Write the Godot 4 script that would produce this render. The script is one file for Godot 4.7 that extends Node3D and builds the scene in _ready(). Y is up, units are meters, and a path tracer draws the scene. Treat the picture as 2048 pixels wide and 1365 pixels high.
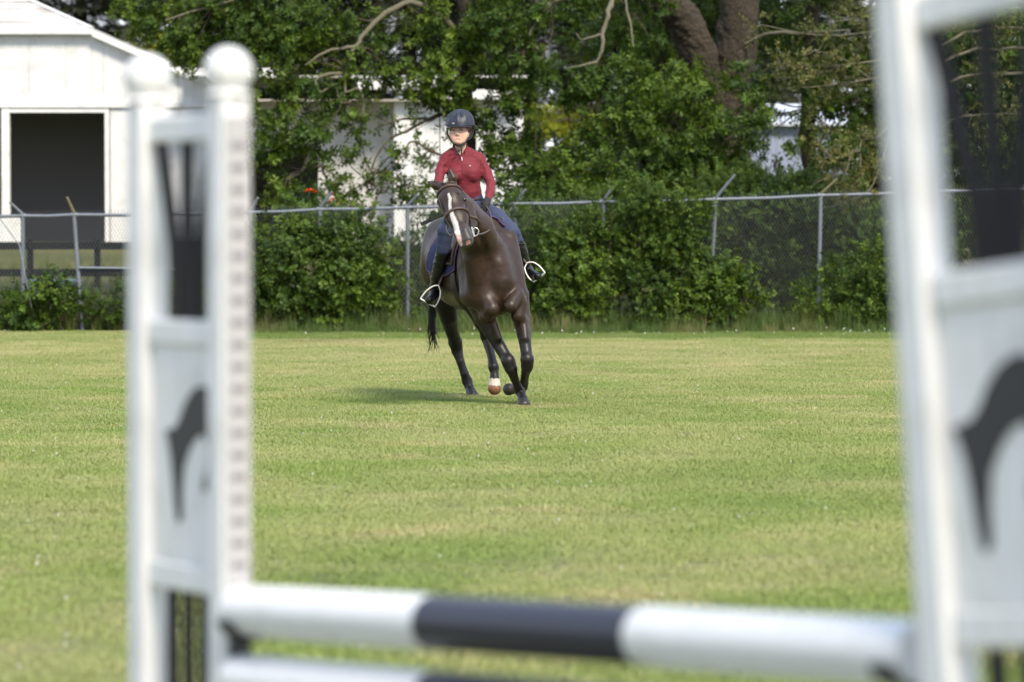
extends Node3D
# A field with a show jump close to the lens, a horse and rider behind it, and a fence with trees and white barns.
# Metres, y up; the camera stands at x 0, z 0 and looks along -z.

var rng := RandomNumberGenerator.new()
var mats := {}
var taken := {}
var soft_noise := FastNoiseLite.new()
var patch_noise := FastNoiseLite.new()
var gap_noise := FastNoiseLite.new()


func _ready() -> void:
	rng.seed = 7
	set_camera_and_light()
	set_noise()
	make_materials()
	build_ground()
	build_lawn()
	build_barns()
	build_paddock()
	build_fence()
	build_trees()
	build_shrubs()
	build_horse()
	build_rider()
	build_jump()


func set_camera_and_light() -> void:
	var cam := Camera3D.new()
	cam.name = "camera"
	add_child(cam)
	cam.position = Vector3(0, 1.4, 0)
	cam.rotation_degrees = Vector3(-1.6990, 0, 0)
	var lens := CameraAttributesPhysical.new()
	lens.frustum_focal_length = 120.0
	lens.frustum_focus_distance = 29.0
	lens.frustum_near = 0.1
	lens.frustum_far = 600.0
	lens.exposure_aperture = 2.9
	cam.attributes = lens
	cam.fov = 11.4175
	cam.near = 0.1
	cam.far = 600.0
	cam.current = true
	var env := Environment.new()
	env.background_mode = Environment.BG_SKY
	env.sky = Sky.new()
	var air := ProceduralSkyMaterial.new()
	air.sky_top_color = Color(0.62, 0.69, 0.80)
	air.sky_horizon_color = Color(0.88, 0.89, 0.91)
	air.sky_curve = 0.22
	air.sky_energy_multiplier = 1.1
	air.ground_bottom_color = Color(0.30, 0.33, 0.24)
	air.ground_horizon_color = Color(0.60, 0.62, 0.58)
	air.sun_angle_max = 20.0
	env.sky.sky_material = air
	env.tonemap_mode = Environment.TONE_MAPPER_LINEAR
	env.tonemap_exposure = 1.62
	env.sdfgi_enabled = true
	env.ssao_enabled = true
	env.ssil_enabled = true
	var world := WorldEnvironment.new()
	world.name = "air"
	world.environment = env
	add_child(world)
	var sun := DirectionalLight3D.new()
	sun.name = "sun"
	sun.light_energy = 1.02
	sun.light_color = Color(1.0, 0.955, 0.88)
	sun.light_angular_distance = 14.0
	sun.shadow_enabled = true
	add_child(sun)
	sun.look_at_from_position(Vector3(0.327, 0.719, 0.614) * 50.0, Vector3.ZERO)


func set_noise() -> void:
	soft_noise.seed = 11
	soft_noise.frequency = 0.9
	soft_noise.fractal_octaves = 3
	patch_noise.seed = 23
	patch_noise.frequency = 0.28
	patch_noise.fractal_octaves = 4
	gap_noise.seed = 5
	gap_noise.frequency = 2.2
	gap_noise.fractal_octaves = 2


# ---------------------------------------------------------------- names and labels

func numbered(called: String) -> String:
	var n: int = taken.get(called, 0)
	taken[called] = n + 1
	return called if n == 0 else "%s_%03d" % [called, n]


func tag(o: Node, label: String, category: String, group := "") -> Node:
	o.set_meta("label", label)
	o.set_meta("category", category)
	if group:
		o.set_meta("group", group)
	return o


func thing(called: String, label: String, category: String, at := Vector3.ZERO, group := "") -> Node3D:
	var o := Node3D.new()
	o.name = numbered(called)
	add_child(o)
	o.position = at
	tag(o, label, category, group)
	return o


func part(called: String, mesh: Mesh, m: Material, parent: Node, kind := "") -> MeshInstance3D:
	var o := MeshInstance3D.new()
	o.name = called
	o.mesh = mesh
	o.material_override = m
	if kind:
		o.set_meta("kind", kind)
	parent.add_child(o, true)
	return o


func setting(called: String, mesh: Mesh, m: Material) -> MeshInstance3D:
	var o := part(numbered(called), mesh, m, self, "structure")
	return o


# ---------------------------------------------------------------- materials

func lin(r: float, g: float, b: float) -> Color:
	return Color(r, g, b).linear_to_srgb()


func mat(called: String, c: Color, rough := 0.6, spec := 0.5, metal := 0.0) -> StandardMaterial3D:
	var m := StandardMaterial3D.new()
	m.resource_name = called
	m.albedo_color = c
	m.roughness = rough
	m.metallic_specular = spec
	m.metallic = metal
	mats[called] = m
	return m


func noise_texture(freq: float, octaves: int, stops: Array, side := 512, kind := FastNoiseLite.TYPE_SIMPLEX_SMOOTH, sd := 1) -> NoiseTexture2D:
	var n := FastNoiseLite.new()
	n.seed = sd
	n.noise_type = kind
	n.frequency = freq
	n.fractal_octaves = octaves
	var t := NoiseTexture2D.new()
	t.width = side
	t.height = side
	t.seamless = true
	t.noise = n
	var ramp := Gradient.new()
	var offsets := PackedFloat32Array()
	var colors := PackedColorArray()
	for s in stops:
		offsets.append(s[0])
		colors.append(s[1])
	ramp.offsets = offsets
	ramp.colors = colors
	t.color_ramp = ramp
	return t


func surfaced(m: StandardMaterial3D, color_tex: Texture2D, bump_tex: Texture2D, scale: Vector3, depth := 0.1) -> void:
	m.uv1_triplanar = true
	m.uv1_scale = scale
	if color_tex:
		m.albedo_texture = color_tex
	if bump_tex:
		m.heightmap_enabled = true
		m.heightmap_texture = bump_tex
		m.heightmap_scale = depth


func make_materials() -> void:
	var grey := func(v: float) -> Color: return Color(v, v, v)
	var fine := noise_texture(0.06, 4, [[0.0, grey.call(0.0)], [1.0, grey.call(1.0)]])
	var wear := noise_texture(0.012, 5, [[0.0, Color(0.90, 0.895, 0.885)], [0.42, Color(0.985, 0.985, 0.98)], [0.7, Color.WHITE], [1.0, Color(0.965, 0.96, 0.95)]])
	var weave := noise_texture(0.2, 2, [[0.0, grey.call(0.86)], [1.0, grey.call(1.0)]], 256)
	var coat_tone := noise_texture(0.02, 4, [[0.0, grey.call(0.72)], [0.5, grey.call(0.95)], [1.0, grey.call(1.0)]])
	var bark_tone := noise_texture(0.03, 5, [[0.0, grey.call(0.35)], [0.45, grey.call(0.75)], [0.7, Color(0.95, 0.97, 0.88)], [1.0, Color(0.72, 0.80, 0.55)]])
	var leaf_tone := noise_texture(0.05, 3, [[0.0, grey.call(0.8)], [1.0, grey.call(1.0)]], 256)

	surfaced(mat("white paint", lin(0.78, 0.78, 0.785), 0.42), wear, fine, Vector3(2.5, 0.8, 2.5), 0.02)
	surfaced(mat("black paint", lin(0.016, 0.016, 0.018), 0.6, 0.35), weave, fine, Vector3(3, 1, 3), 0.02)
	surfaced(mat("emblem", lin(0.028, 0.029, 0.034), 0.45), weave, null, Vector3(3, 3, 3))
	surfaced(mat("pole white", lin(0.76, 0.765, 0.78), 0.35), wear, fine, Vector3(2, 2, 2), 0.01)
	surfaced(mat("pole navy", lin(0.020, 0.024, 0.045), 0.36), weave, fine, Vector3(2, 2, 2), 0.01)
	mat("strip", lin(0.45, 0.44, 0.45), 0.6)
	mat("hole", lin(0.22, 0.21, 0.22), 0.8)
	mat("cup metal", lin(0.06, 0.058, 0.055), 0.55, 0.5, 0.1)

	surfaced(mat("siding", lin(0.73, 0.735, 0.745), 0.5), wear, null, Vector3(0.25, 0.25, 0.25))
	surfaced(mat("trim", lin(0.78, 0.78, 0.78), 0.5), wear, null, Vector3(0.4, 0.4, 0.4))
	var roof_stain := noise_texture(0.010, 5, [[0.0, Color(0.66, 0.60, 0.55)], [0.30, Color(0.86, 0.84, 0.82)], [0.5, Color(0.96, 0.955, 0.95)], [1.0, Color.WHITE]], 512, FastNoiseLite.TYPE_SIMPLEX_SMOOTH, 9)
	surfaced(mat("roof metal", lin(0.68, 0.675, 0.67), 0.45), roof_stain, null, Vector3(0.12, 0.7, 0.5))
	mat("soffit", lin(0.45, 0.41, 0.36), 0.8)
	surfaced(mat("barn timber", lin(0.32, 0.31, 0.32), 0.9), weave, null, Vector3(0.5, 0.5, 0.5))
	mat("barn floor", lin(0.22, 0.20, 0.17), 0.95)
	surfaced(mat("grey render", lin(0.56, 0.55, 0.54), 0.8), wear, fine, Vector3(0.3, 0.3, 0.3), 0.05)
	mat("blue siding", lin(0.30, 0.34, 0.47), 0.5)
	mat("shed roof", lin(0.58, 0.62, 0.70), 0.45)
	surfaced(mat("black boards", lin(0.014, 0.013, 0.014), 0.7), weave, fine, Vector3(1, 1, 1), 0.05)
	mat("trough blue", lin(0.36, 0.50, 0.54), 0.6)

	var galv := noise_texture(0.05, 3, [[0.0, grey.call(0.75)], [1.0, grey.call(1.0)]], 256, FastNoiseLite.TYPE_CELLULAR)
	surfaced(mat("galvanised", lin(0.27, 0.30, 0.35), 0.45, 0.5, 0.3), galv, null, Vector3(3, 3, 3))
	mat("wire", lin(0.15, 0.16, 0.165), 0.5, 0.5, 0.2)
	surfaced(mat("lichen pipe", lin(0.30, 0.27, 0.17), 0.8), bark_tone, null, Vector3(4, 4, 4))

	surfaced(mat("bark", lin(0.084, 0.064, 0.048), 0.95), bark_tone, bark_tone, Vector3(2.2, 0.8, 2.2), 4.0)
	surfaced(mat("grey twig", lin(0.25, 0.225, 0.17), 0.9), bark_tone, bark_tone, Vector3(5, 3, 5), 0.8)
	mat("brown stem", lin(0.09, 0.065, 0.045), 0.9)
	for row in [["oak leaf", 0.5, 0.36], ["shrub leaf", 0.5, 0.36], ["thorn leaf", 0.55, 0.5], ["needle", 0.7, 0.35], ["blade", 0.55, 0.45], ["rough grass", 0.6, 0.45]]:
		var m := mat(row[0], Color.WHITE, row[1], row[2])
		m.vertex_color_use_as_albedo = true
		m.backlight_enabled = true
		m.backlight = Color(0.72, 0.72, 0.40)
		m.cull_mode = BaseMaterial3D.CULL_DISABLED
	mats["needle"].backlight = Color(0.2, 0.2, 0.15)
	mat("petal white", lin(0.75, 0.75, 0.72), 0.6).cull_mode = BaseMaterial3D.CULL_DISABLED
	mat("petal orange", lin(0.85, 0.20, 0.03), 0.6).cull_mode = BaseMaterial3D.CULL_DISABLED
	var g := mat("soil and turf", Color.WHITE, 0.95, 0.3)
	g.vertex_color_use_as_albedo = true
	surfaced(g, noise_texture(0.08, 5, [[0.0, grey.call(0.55)], [0.5, grey.call(0.85)], [1.0, grey.call(1.0)]]), fine, Vector3(0.9, 0.9, 0.9), 2.0)
	g.uv1_world_triplanar = true

	var c := mat("coat", Color.WHITE, 0.46, 0.48)
	c.vertex_color_use_as_albedo = true
	surfaced(c, coat_tone, fine, Vector3(2.2, 2.2, 2.2), 0.05)
	mat("horse eye", lin(0.008, 0.006, 0.006), 0.08)
	mat("hair dark", lin(0.014, 0.010, 0.008), 0.45)
	surfaced(mat("leather", lin(0.020, 0.013, 0.010), 0.48), weave, fine, Vector3(4, 4, 4), 0.02)
	surfaced(mat("brown leather", lin(0.085, 0.055, 0.042), 0.5), weave, fine, Vector3(4, 4, 4), 0.02)
	surfaced(mat("pad", lin(0.018, 0.024, 0.095), 0.85), weave, fine, Vector3(14, 14, 14), 0.1)
	mat("pad trim", lin(0.06, 0.035, 0.085), 0.7)
	mat("steel", lin(0.72, 0.70, 0.66), 0.22, 0.5, 0.85)
	mat("stirrup", lin(0.80, 0.77, 0.70), 0.35, 0.5, 0.1)

	var skin := mat("skin", Color.WHITE, 0.5, 0.45)
	skin.vertex_color_use_as_albedo = true
	skin.subsurf_scatter_enabled = true
	skin.subsurf_scatter_strength = 0.15
	var shirt := mat("shirt", lin(0.190, 0.012, 0.024), 0.75)
	surfaced(shirt, weave, fine, Vector3(9, 9, 9), 0.05)
	shirt.rim_enabled = true
	shirt.rim = 0.3
	mat("shirt seam", lin(0.15, 0.010, 0.02), 0.75)
	var breeches := mat("breeches", lin(0.036, 0.050, 0.110), 0.78)
	surfaced(breeches, weave, fine, Vector3(8, 8, 8), 0.05)
	breeches.rim_enabled = true
	breeches.rim = 0.25
	surfaced(mat("boot", lin(0.008, 0.0075, 0.008), 0.42), weave, fine, Vector3(6, 6, 6), 0.05)
	surfaced(mat("glove", lin(0.018, 0.019, 0.022), 0.75), weave, fine, Vector3(8, 8, 8), 0.1)
	surfaced(mat("helmet shell", lin(0.026, 0.032, 0.052), 0.5), weave, null, Vector3(8, 8, 8))
	mat("helmet trim", lin(0.016, 0.018, 0.024), 0.5)
	mat("strap", lin(0.014, 0.014, 0.016), 0.7)
	mat("badge", lin(0.7, 0.7, 0.72), 0.3, 0.5, 0.5)
	mat("hair auburn", lin(0.20, 0.085, 0.045), 0.5)
	mat("eye white", lin(0.32, 0.30, 0.29), 0.25)
	mat("iris", lin(0.03, 0.03, 0.035), 0.1)


# ---------------------------------------------------------------- mesh building

class Shape:
	var v := PackedVector3Array()
	var n := PackedVector3Array()
	var c := PackedColorArray()
	var i := PackedInt32Array()
	var ink := Color.WHITE

	func vert(p: Vector3, d: Vector3) -> int:
		v.append(p)
		n.append(d)
		c.append(ink)
		return v.size() - 1

	# corners run counter-clockwise seen from outside; Godot's front faces run clockwise
	func poly(pts: Array) -> void:
		var d := Vector3.ZERO
		for k in pts.size():
			var a: Vector3 = pts[k]
			var b: Vector3 = pts[(k + 1) % pts.size()]
			d += Vector3((a.y - b.y) * (a.z + b.z), (a.z - b.z) * (a.x + b.x), (a.x - b.x) * (a.y + b.y))
		d = d.normalized()
		var at := v.size()
		for p in pts:
			vert(p, d)
		for k in range(1, pts.size() - 1):
			i.append_array([at, at + k + 1, at + k])

	func box(t: Transform3D, size: Vector3, bevel := 0.004) -> void:
		var h := size * 0.5
		var e := minf(bevel, minf(h.x, minf(h.y, h.z)) * 0.45)
		var axes := [Vector3(1, 0, 0), Vector3(0, 1, 0), Vector3(0, 0, 1)]
		var at := func(s: Vector3, face: int) -> Vector3:
			var q := s * (h - Vector3(e, e, e))
			q[face] = s[face] * h[face]
			return t * q
		for a in 3:
			for s in [-1.0, 1.0]:
				var u := (a + 1) % 3
				var w := (a + 2) % 3
				var pts := []
				for q in [[-1, -1], [1, -1], [1, 1], [-1, 1]]:
					var k := Vector3.ZERO
					k[a] = s
					k[u] = q[0]
					k[w] = q[1]
					pts.append(at.call(k, a))
				if s < 0:
					pts.reverse()
				poly(pts)
		if e <= 0.0005:
			return
		for a in 3:
			var u := (a + 1) % 3
			var w := (a + 2) % 3
			for su in [-1.0, 1.0]:
				for sw in [-1.0, 1.0]:
					var k0 := Vector3.ZERO
					k0[u] = su
					k0[w] = sw
					var k1 := k0
					k0[a] = -1
					k1[a] = 1
					var pts := [at.call(k0, u), at.call(k1, u), at.call(k1, w), at.call(k0, w)]
					if su * sw > 0:
						pts.reverse()
					pts.reverse()
					poly(pts)
		for s in 8:
			var k := Vector3(1 if s & 1 else -1, 1 if s & 2 else -1, 1 if s & 4 else -1)
			var pts := [at.call(k, 0), at.call(k, 1), at.call(k, 2)]
			if k.x * k.y * k.z < 0:
				pts.reverse()
			poly(pts)

	# a round tube through points; radii may be one number or one for each point
	func tube(pts: Array, radii: Variant, sides := 8, closed := false, caps := true) -> void:
		var m := pts.size()
		var first := v.size()
		var x := Vector3.ZERO
		for k in m:
			var a: Vector3 = pts[(k - 1 + m) % m] if closed else pts[maxi(k - 1, 0)]
			var b: Vector3 = pts[(k + 1) % m] if closed else pts[mini(k + 1, m - 1)]
			var d := (b - a).normalized()
			if x == Vector3.ZERO:
				x = d.cross(Vector3(0.31, 0.2, 0.93) if absf(d.z) < 0.9 else Vector3.UP).normalized()
			x = (x - d * x.dot(d)).normalized()
			var y := d.cross(x)
			var r: float = radii[k] if radii is Array or radii is PackedFloat32Array else radii
			for s in sides:
				var g := TAU * s / sides
				var o := x * cos(g) + y * sin(g)
				vert(pts[k] + o * r, o)
		for k in (m if closed else m - 1):
			var k2 := (k + 1) % m
			for s in sides:
				var s2 := (s + 1) % sides
				var p := first + k * sides + s
				var q := first + k * sides + s2
				var p2 := first + k2 * sides + s
				var q2 := first + k2 * sides + s2
				i.append_array([p, p2, q, q, p2, q2])
		if not closed and caps:
			var start := []
			var end := []
			for s in sides:
				start.append(v[first + sides - 1 - s])
				end.append(v[first + (m - 1) * sides + s])
			poly(start)
			poly(end)

	# profile of (radius, height) pairs spun round y
	func lathe(t: Transform3D, profile: Array, sides := 20) -> void:
		var first := v.size()
		for k in profile.size():
			var a: Vector2 = profile[maxi(k - 1, 0)]
			var b: Vector2 = profile[mini(k + 1, profile.size() - 1)]
			var d := (b - a).normalized()
			for s in sides:
				var g := TAU * s / sides
				var o := Vector3(cos(g), 0, sin(g))
				vert(t * (o * profile[k].x + Vector3.UP * profile[k].y), (t.basis * (o * d.y - Vector3.UP * d.x)).normalized())
		for k in profile.size() - 1:
			for s in sides:
				var s2 := (s + 1) % sides
				var p := first + k * sides + s
				var q := first + k * sides + s2
				i.append_array([p, p + sides, q, q, p + sides, q + sides])

	# a flat outline in x and y, given a thickness along z
	func plate(t: Transform3D, outline: PackedVector2Array, thick: float) -> void:
		if Geometry2D.is_polygon_clockwise(outline):
			outline.reverse()
		var tris := Geometry2D.triangulate_polygon(outline)
		for side in [1.0, -1.0]:
			var at := v.size()
			for p in outline:
				vert(t * Vector3(p.x, p.y, side * thick * 0.5), t.basis.z.normalized() * side)
			for k in range(0, tris.size(), 3):
				var a := outline[tris[k]]
				var b := outline[tris[k + 1]]
				var d := outline[tris[k + 2]]
				var ccw := (b - a).cross(d - a) > 0
				if ccw == (side > 0):
					i.append_array([at + tris[k], at + tris[k + 2], at + tris[k + 1]])
				else:
					i.append_array([at + tris[k], at + tris[k + 1], at + tris[k + 2]])
		for k in outline.size():
			var p := outline[k]
			var q := outline[(k + 1) % outline.size()]
			poly([t * Vector3(p.x, p.y, -thick * 0.5), t * Vector3(q.x, q.y, -thick * 0.5), t * Vector3(q.x, q.y, thick * 0.5), t * Vector3(p.x, p.y, thick * 0.5)])

	# rows of points as one smooth sheet
	func sheet(rows: Array, flip := false) -> void:
		var first := v.size()
		var w: int = rows[0].size()
		for r in rows.size():
			for k in w:
				var du: Vector3 = rows[r][mini(k + 1, w - 1)] - rows[r][maxi(k - 1, 0)]
				var dv: Vector3 = rows[mini(r + 1, rows.size() - 1)][k] - rows[maxi(r - 1, 0)][k]
				var d := du.cross(dv).normalized()
				vert(rows[r][k], -d if flip else d)
		for r in rows.size() - 1:
			for k in w - 1:
				var a := first + r * w + k
				if flip:
					i.append_array([a, a + 1, a + w, a + 1, a + w + 1, a + w])
				else:
					i.append_array([a, a + w, a + 1, a + 1, a + w, a + w + 1])

	func done() -> ArrayMesh:
		# every face turns its front the way its corners' normals point
		for k in range(0, i.size(), 3):
			var a := i[k]
			var b := i[k + 1]
			var d := i[k + 2]
			if (v[d] - v[a]).cross(v[b] - v[a]).dot(n[a] + n[b] + n[d]) < 0.0:
				i[k + 1] = d
				i[k + 2] = b
		var arrays := []
		arrays.resize(Mesh.ARRAY_MAX)
		arrays[Mesh.ARRAY_VERTEX] = v
		arrays[Mesh.ARRAY_NORMAL] = n
		arrays[Mesh.ARRAY_COLOR] = c
		arrays[Mesh.ARRAY_INDEX] = i
		var m := ArrayMesh.new()
		m.add_surface_from_arrays(Mesh.PRIMITIVE_TRIANGLES, arrays)
		return m


# A field of distances on a grid: rounded bones joined with a smooth minimum, meshed as surface nets.
class Flesh:
	var lo: Vector3
	var cell: float
	var nx: int
	var ny: int
	var nz: int
	var f := PackedFloat32Array()

	func _init(from: Vector3, to: Vector3, size: float) -> void:
		lo = from
		cell = size
		nx = int(ceil((to.x - from.x) / size)) + 1
		ny = int(ceil((to.y - from.y) / size)) + 1
		nz = int(ceil((to.z - from.z) / size)) + 1
		f.resize(nx * ny * nz)
		f.fill(1.0)

	func span(a: Vector3, b: Vector3, reach: float) -> Array:
		var p := (a.min(b) - Vector3.ONE * reach - lo) / cell
		var q := (a.max(b) + Vector3.ONE * reach - lo) / cell
		return [clampi(int(p.x), 0, nx - 1), clampi(int(q.x) + 1, 0, nx - 1), clampi(int(p.y), 0, ny - 1), clampi(int(q.y) + 1, 0, ny - 1), clampi(int(p.z), 0, nz - 1), clampi(int(q.z) + 1, 0, nz - 1)]

	func bone(a: Vector3, ra: float, b: Vector3, rb: float, k: float, carve := false) -> void:
		var s := span(a, b, maxf(ra, rb) + k + cell * 2.5)
		var ab := b - a
		var inv := 1.0 / maxf(ab.length_squared(), 1e-9)
		var dr := rb - ra
		for z in range(s[4], s[5] + 1):
			var pz := lo.z + z * cell
			for y in range(s[2], s[3] + 1):
				var py := lo.y + y * cell
				var at := (z * ny + y) * nx
				for x in range(s[0], s[1] + 1):
					var p := Vector3(lo.x + x * cell, py, pz) - a
					var t := clampf(p.dot(ab) * inv, 0.0, 1.0)
					var d := (p - ab * t).length() - ra - dr * t
					var o := f[at + x]
					if carve:
						d = -d
						var h := maxf(k - absf(o - d), 0.0)
						f[at + x] = maxf(o, d) + h * h * 0.25 / k
					else:
						var h := maxf(k - absf(o - d), 0.0)
						f[at + x] = minf(o, d) - h * h * 0.25 / k

	func egg(at: Transform3D, r: Vector3, k: float, carve := false) -> void:
		var big := maxf(r.x, maxf(r.y, r.z))
		var s := span(at.origin, at.origin, big + k + cell * 2.5)
		var back := at.affine_inverse()
		for z in range(s[4], s[5] + 1):
			for y in range(s[2], s[3] + 1):
				var row := (z * ny + y) * nx
				for x in range(s[0], s[1] + 1):
					var q := back * (lo + Vector3(x, y, z) * cell)
					var k0 := (q / r).length()
					var k1 := (q / (r * r)).length()
					var d := k0 * (k0 - 1.0) / maxf(k1, 1e-6)
					var o := f[row + x]
					if carve:
						d = -d
					var h := maxf(k - absf(o - d), 0.0)
					f[row + x] = maxf(o, d) + h * h * 0.25 / k if carve else minf(o, d) - h * h * 0.25 / k

	# cut away what lies on the far side of a plane that points outwards
	func cut(p: Plane) -> void:
		for z in nz:
			for y in ny:
				var row := (z * ny + y) * nx
				for x in nx:
					if f[row + x] < 0.9:
						f[row + x] = maxf(f[row + x], p.distance_to(lo + Vector3(x, y, z) * cell))

	# shallow waves all over the skin: cloth that creases, muscle that is never even
	func ripple(n: FastNoiseLite, often: Vector3, deep: float, above := -9.0) -> void:
		# fades out below a height, so that legs stay clean
		for z in nz:
			for y in ny:
				var row := (z * ny + y) * nx
				for x in nx:
					if lo.y + y * cell > above and absf(f[row + x]) < 0.06:
						f[row + x] += deep * smoothstep(above, above + 0.3, lo.y + y * cell) * n.get_noise_3dv((lo + Vector3(x, y, z) * cell) * often)

	func chain(pts: Array, k: float) -> void:
		for j in pts.size() - 1:
			bone(pts[j][0], pts[j][1], pts[j + 1][0], pts[j + 1][1], k if j == 0 else minf(k, 0.010))

	func value(p: Vector3) -> float:
		var q := (p - lo) / cell
		var x := clampi(int(q.x), 0, nx - 2)
		var y := clampi(int(q.y), 0, ny - 2)
		var z := clampi(int(q.z), 0, nz - 2)
		var u := (q - Vector3(x, y, z)).clamp(Vector3.ZERO, Vector3.ONE)
		var a := (z * ny + y) * nx + x
		var b := a + nx * ny
		var front := lerpf(lerpf(f[a], f[a + 1], u.x), lerpf(f[a + nx], f[a + nx + 1], u.x), u.y)
		var rear := lerpf(lerpf(f[b], f[b + 1], u.x), lerpf(f[b + nx], f[b + nx + 1], u.x), u.y)
		return lerpf(front, rear, u.z)

	# the skin met on the way from far out towards a point inside
	func skin(inside: Vector3, way: Vector3, far: float, proud: float) -> Vector3:
		var step := cell * 0.7
		var t := far
		if value(inside + way * t) <= 0.0:
			return inside + way * (t + proud)
		while t > 0.0 and value(inside + way * t) > 0.0:
			t -= step
		var a := value(inside + way * t)
		var b := value(inside + way * (t + step))
		t += step * clampf(a / minf(a - b, -1e-6), 0.0, 1.0)
		return inside + way * (t + proud)

	func net(into: Shape, tint: Callable) -> void:
		var verts := PackedInt32Array()
		verts.resize(nx * ny * nz)
		verts.fill(-1)
		var skip := cell * 1.8
		var slab := nx * ny
		for z in nz - 1:
			for y in ny - 1:
				var row := (z * ny + y) * nx
				for x in nx - 1:
					var at := row + x
					if absf(f[at]) > skip:
						continue
					var g := [f[at], f[at + 1], f[at + nx], f[at + nx + 1], f[at + slab], f[at + slab + 1], f[at + slab + nx], f[at + slab + nx + 1]]
					var mask := 0
					for q in 8:
						if g[q] < 0.0:
							mask |= 1 << q
					if mask == 0 or mask == 255:
						continue
					var sum := Vector3.ZERO
					var count := 0
					for e in [[0, 1], [2, 3], [4, 5], [6, 7], [0, 2], [1, 3], [4, 6], [5, 7], [0, 4], [1, 5], [2, 6], [3, 7]]:
						var a: int = e[0]
						var b: int = e[1]
						if (g[a] < 0.0) != (g[b] < 0.0):
							var t: float = g[a] / (g[a] - g[b])
							var pa := Vector3(a & 1, (a >> 1) & 1, a >> 2)
							var pb := Vector3(b & 1, (b >> 1) & 1, b >> 2)
							sum += pa.lerp(pb, t)
							count += 1
					var p := lo + (Vector3(x, y, z) + sum / count) * cell
					var d := Vector3(g[1] + g[3] + g[5] + g[7] - g[0] - g[2] - g[4] - g[6], g[2] + g[3] + g[6] + g[7] - g[0] - g[1] - g[4] - g[5], g[4] + g[5] + g[6] + g[7] - g[0] - g[1] - g[2] - g[3]).normalized()
					into.ink = tint.call(p, d)
					verts[at] = into.vert(p, d)
		for z in range(1, nz - 1):
			for y in range(1, ny - 1):
				var row := (z * ny + y) * nx
				for x in range(1, nx - 1):
					var at := row + x
					if verts[at] < 0:
						continue
					var inside := f[at] < 0.0
					if inside != (f[at + 1] < 0.0):
						face(into, verts, at, nx, slab, inside)
					if inside != (f[at + nx] < 0.0):
						face(into, verts, at, slab, 1, inside)
					if inside != (f[at + slab] < 0.0):
						face(into, verts, at, 1, nx, inside)

	func face(into: Shape, verts: PackedInt32Array, at: int, s: int, t: int, inside: bool) -> void:
		var a := verts[at]
		var b := verts[at - s]
		var c := verts[at - s - t]
		var d := verts[at - t]
		if b < 0 or c < 0 or d < 0:
			return
		if inside:
			into.i.append_array([a, c, b, a, d, c])
		else:
			into.i.append_array([a, b, c, a, c, d])


func plain_tint(_p: Vector3, _d: Vector3) -> Color:
	return Color.WHITE


# a smooth line through points
func spline(pts: Array, per := 5, closed := false) -> Array:
	var out := []
	var m := pts.size()
	for k in (m if closed else m - 1):
		var a: Vector3 = pts[(k - 1 + m) % m] if closed else pts[maxi(k - 1, 0)]
		var b: Vector3 = pts[k]
		var c: Vector3 = pts[(k + 1) % m]
		var d: Vector3 = pts[(k + 2) % m] if closed else pts[mini(k + 2, m - 1)]
		for s in per:
			out.append(b.cubic_interpolate(c, a, d, float(s) / per))
	if not closed:
		out.append(pts[m - 1])
	return out


func taper(n: int, a: float, b: float) -> Array:
	var out := []
	for k in n:
		out.append(lerpf(a, b, float(k) / maxi(n - 1, 1)))
	return out


func box_part(called: String, size: Vector3, at: Transform3D, m: Material, parent: Node, bevel := 0.004) -> MeshInstance3D:
	var s := Shape.new()
	s.box(Transform3D.IDENTITY, size, bevel)
	var o := part(called, s.done(), m, parent)
	o.transform = at
	return o


func here(x: float, y: float, z: float) -> Transform3D:
	return Transform3D(Basis(), Vector3(x, y, z))


# ---------------------------------------------------------------- ground and lawn

const WING := Vector3(0.556, 0, 0.831)   # the way the jump runs, from the far standard to the near one


func land(x: float, d: float) -> float:
	var y := smoothstep(54.0, 84.0, d) * 1.35 + smoothstep(92.0, 170.0, d) * 3.0
	y += 0.012 * soft_noise.get_noise_2d(x * 0.5, d * 0.5)
	var off := Vector3(x - 0.718, 0, -(d - 5.27))
	y += (0.115 + 0.112 * off.dot(WING)) * exp(-off.length_squared() / 0.5)
	return y


func turf_color(x: float, d: float) -> Color:
	var dry := 0.46 + 0.62 * patch_noise.get_noise_2d(x * 2.2, d * 1.5) + 0.35 * soft_noise.get_noise_2d(x * 2.4, d * 2.4)
	dry += 0.34 * (smoothstep(33.0, 40.0, d) - smoothstep(46.0, 48.0, d)) - 0.04
	dry = clampf(dry, 0.0, 1.0)
	var c := Color(0.262, 0.356, 0.088).lerp(Color(0.490, 0.475, 0.245), dry)
	var deep := clampf(0.2 + 1.1 * patch_noise.get_noise_2d(x * 0.7 + 90.0, d * 0.7), 0.0, 1.0)
	c = c.lerp(Color(0.195, 0.290, 0.066), deep * 0.6 * (1.0 - dry * 0.6))
	# straw-coloured scuffs and hoof marks
	c = c.lerp(Color(0.54, 0.47, 0.27), 0.7 * smoothstep(0.34, 0.52, soft_noise.get_noise_2d(x * 1.1 + 50.0, d * 1.1)))
	c = c.lerp(Color(0.50, 0.42, 0.24), 0.8 * exp(-Vector2((x - 0.16) / 0.35, (d - 28.5) / 0.3).length_squared()))
	var worn := Vector2((x + 2.55) / 0.95, (d - 46.9) / 0.9).length_squared()
	c = c.lerp(Color(0.36, 0.28, 0.17), 0.75 * exp(-worn * 1.4))
	return c


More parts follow.
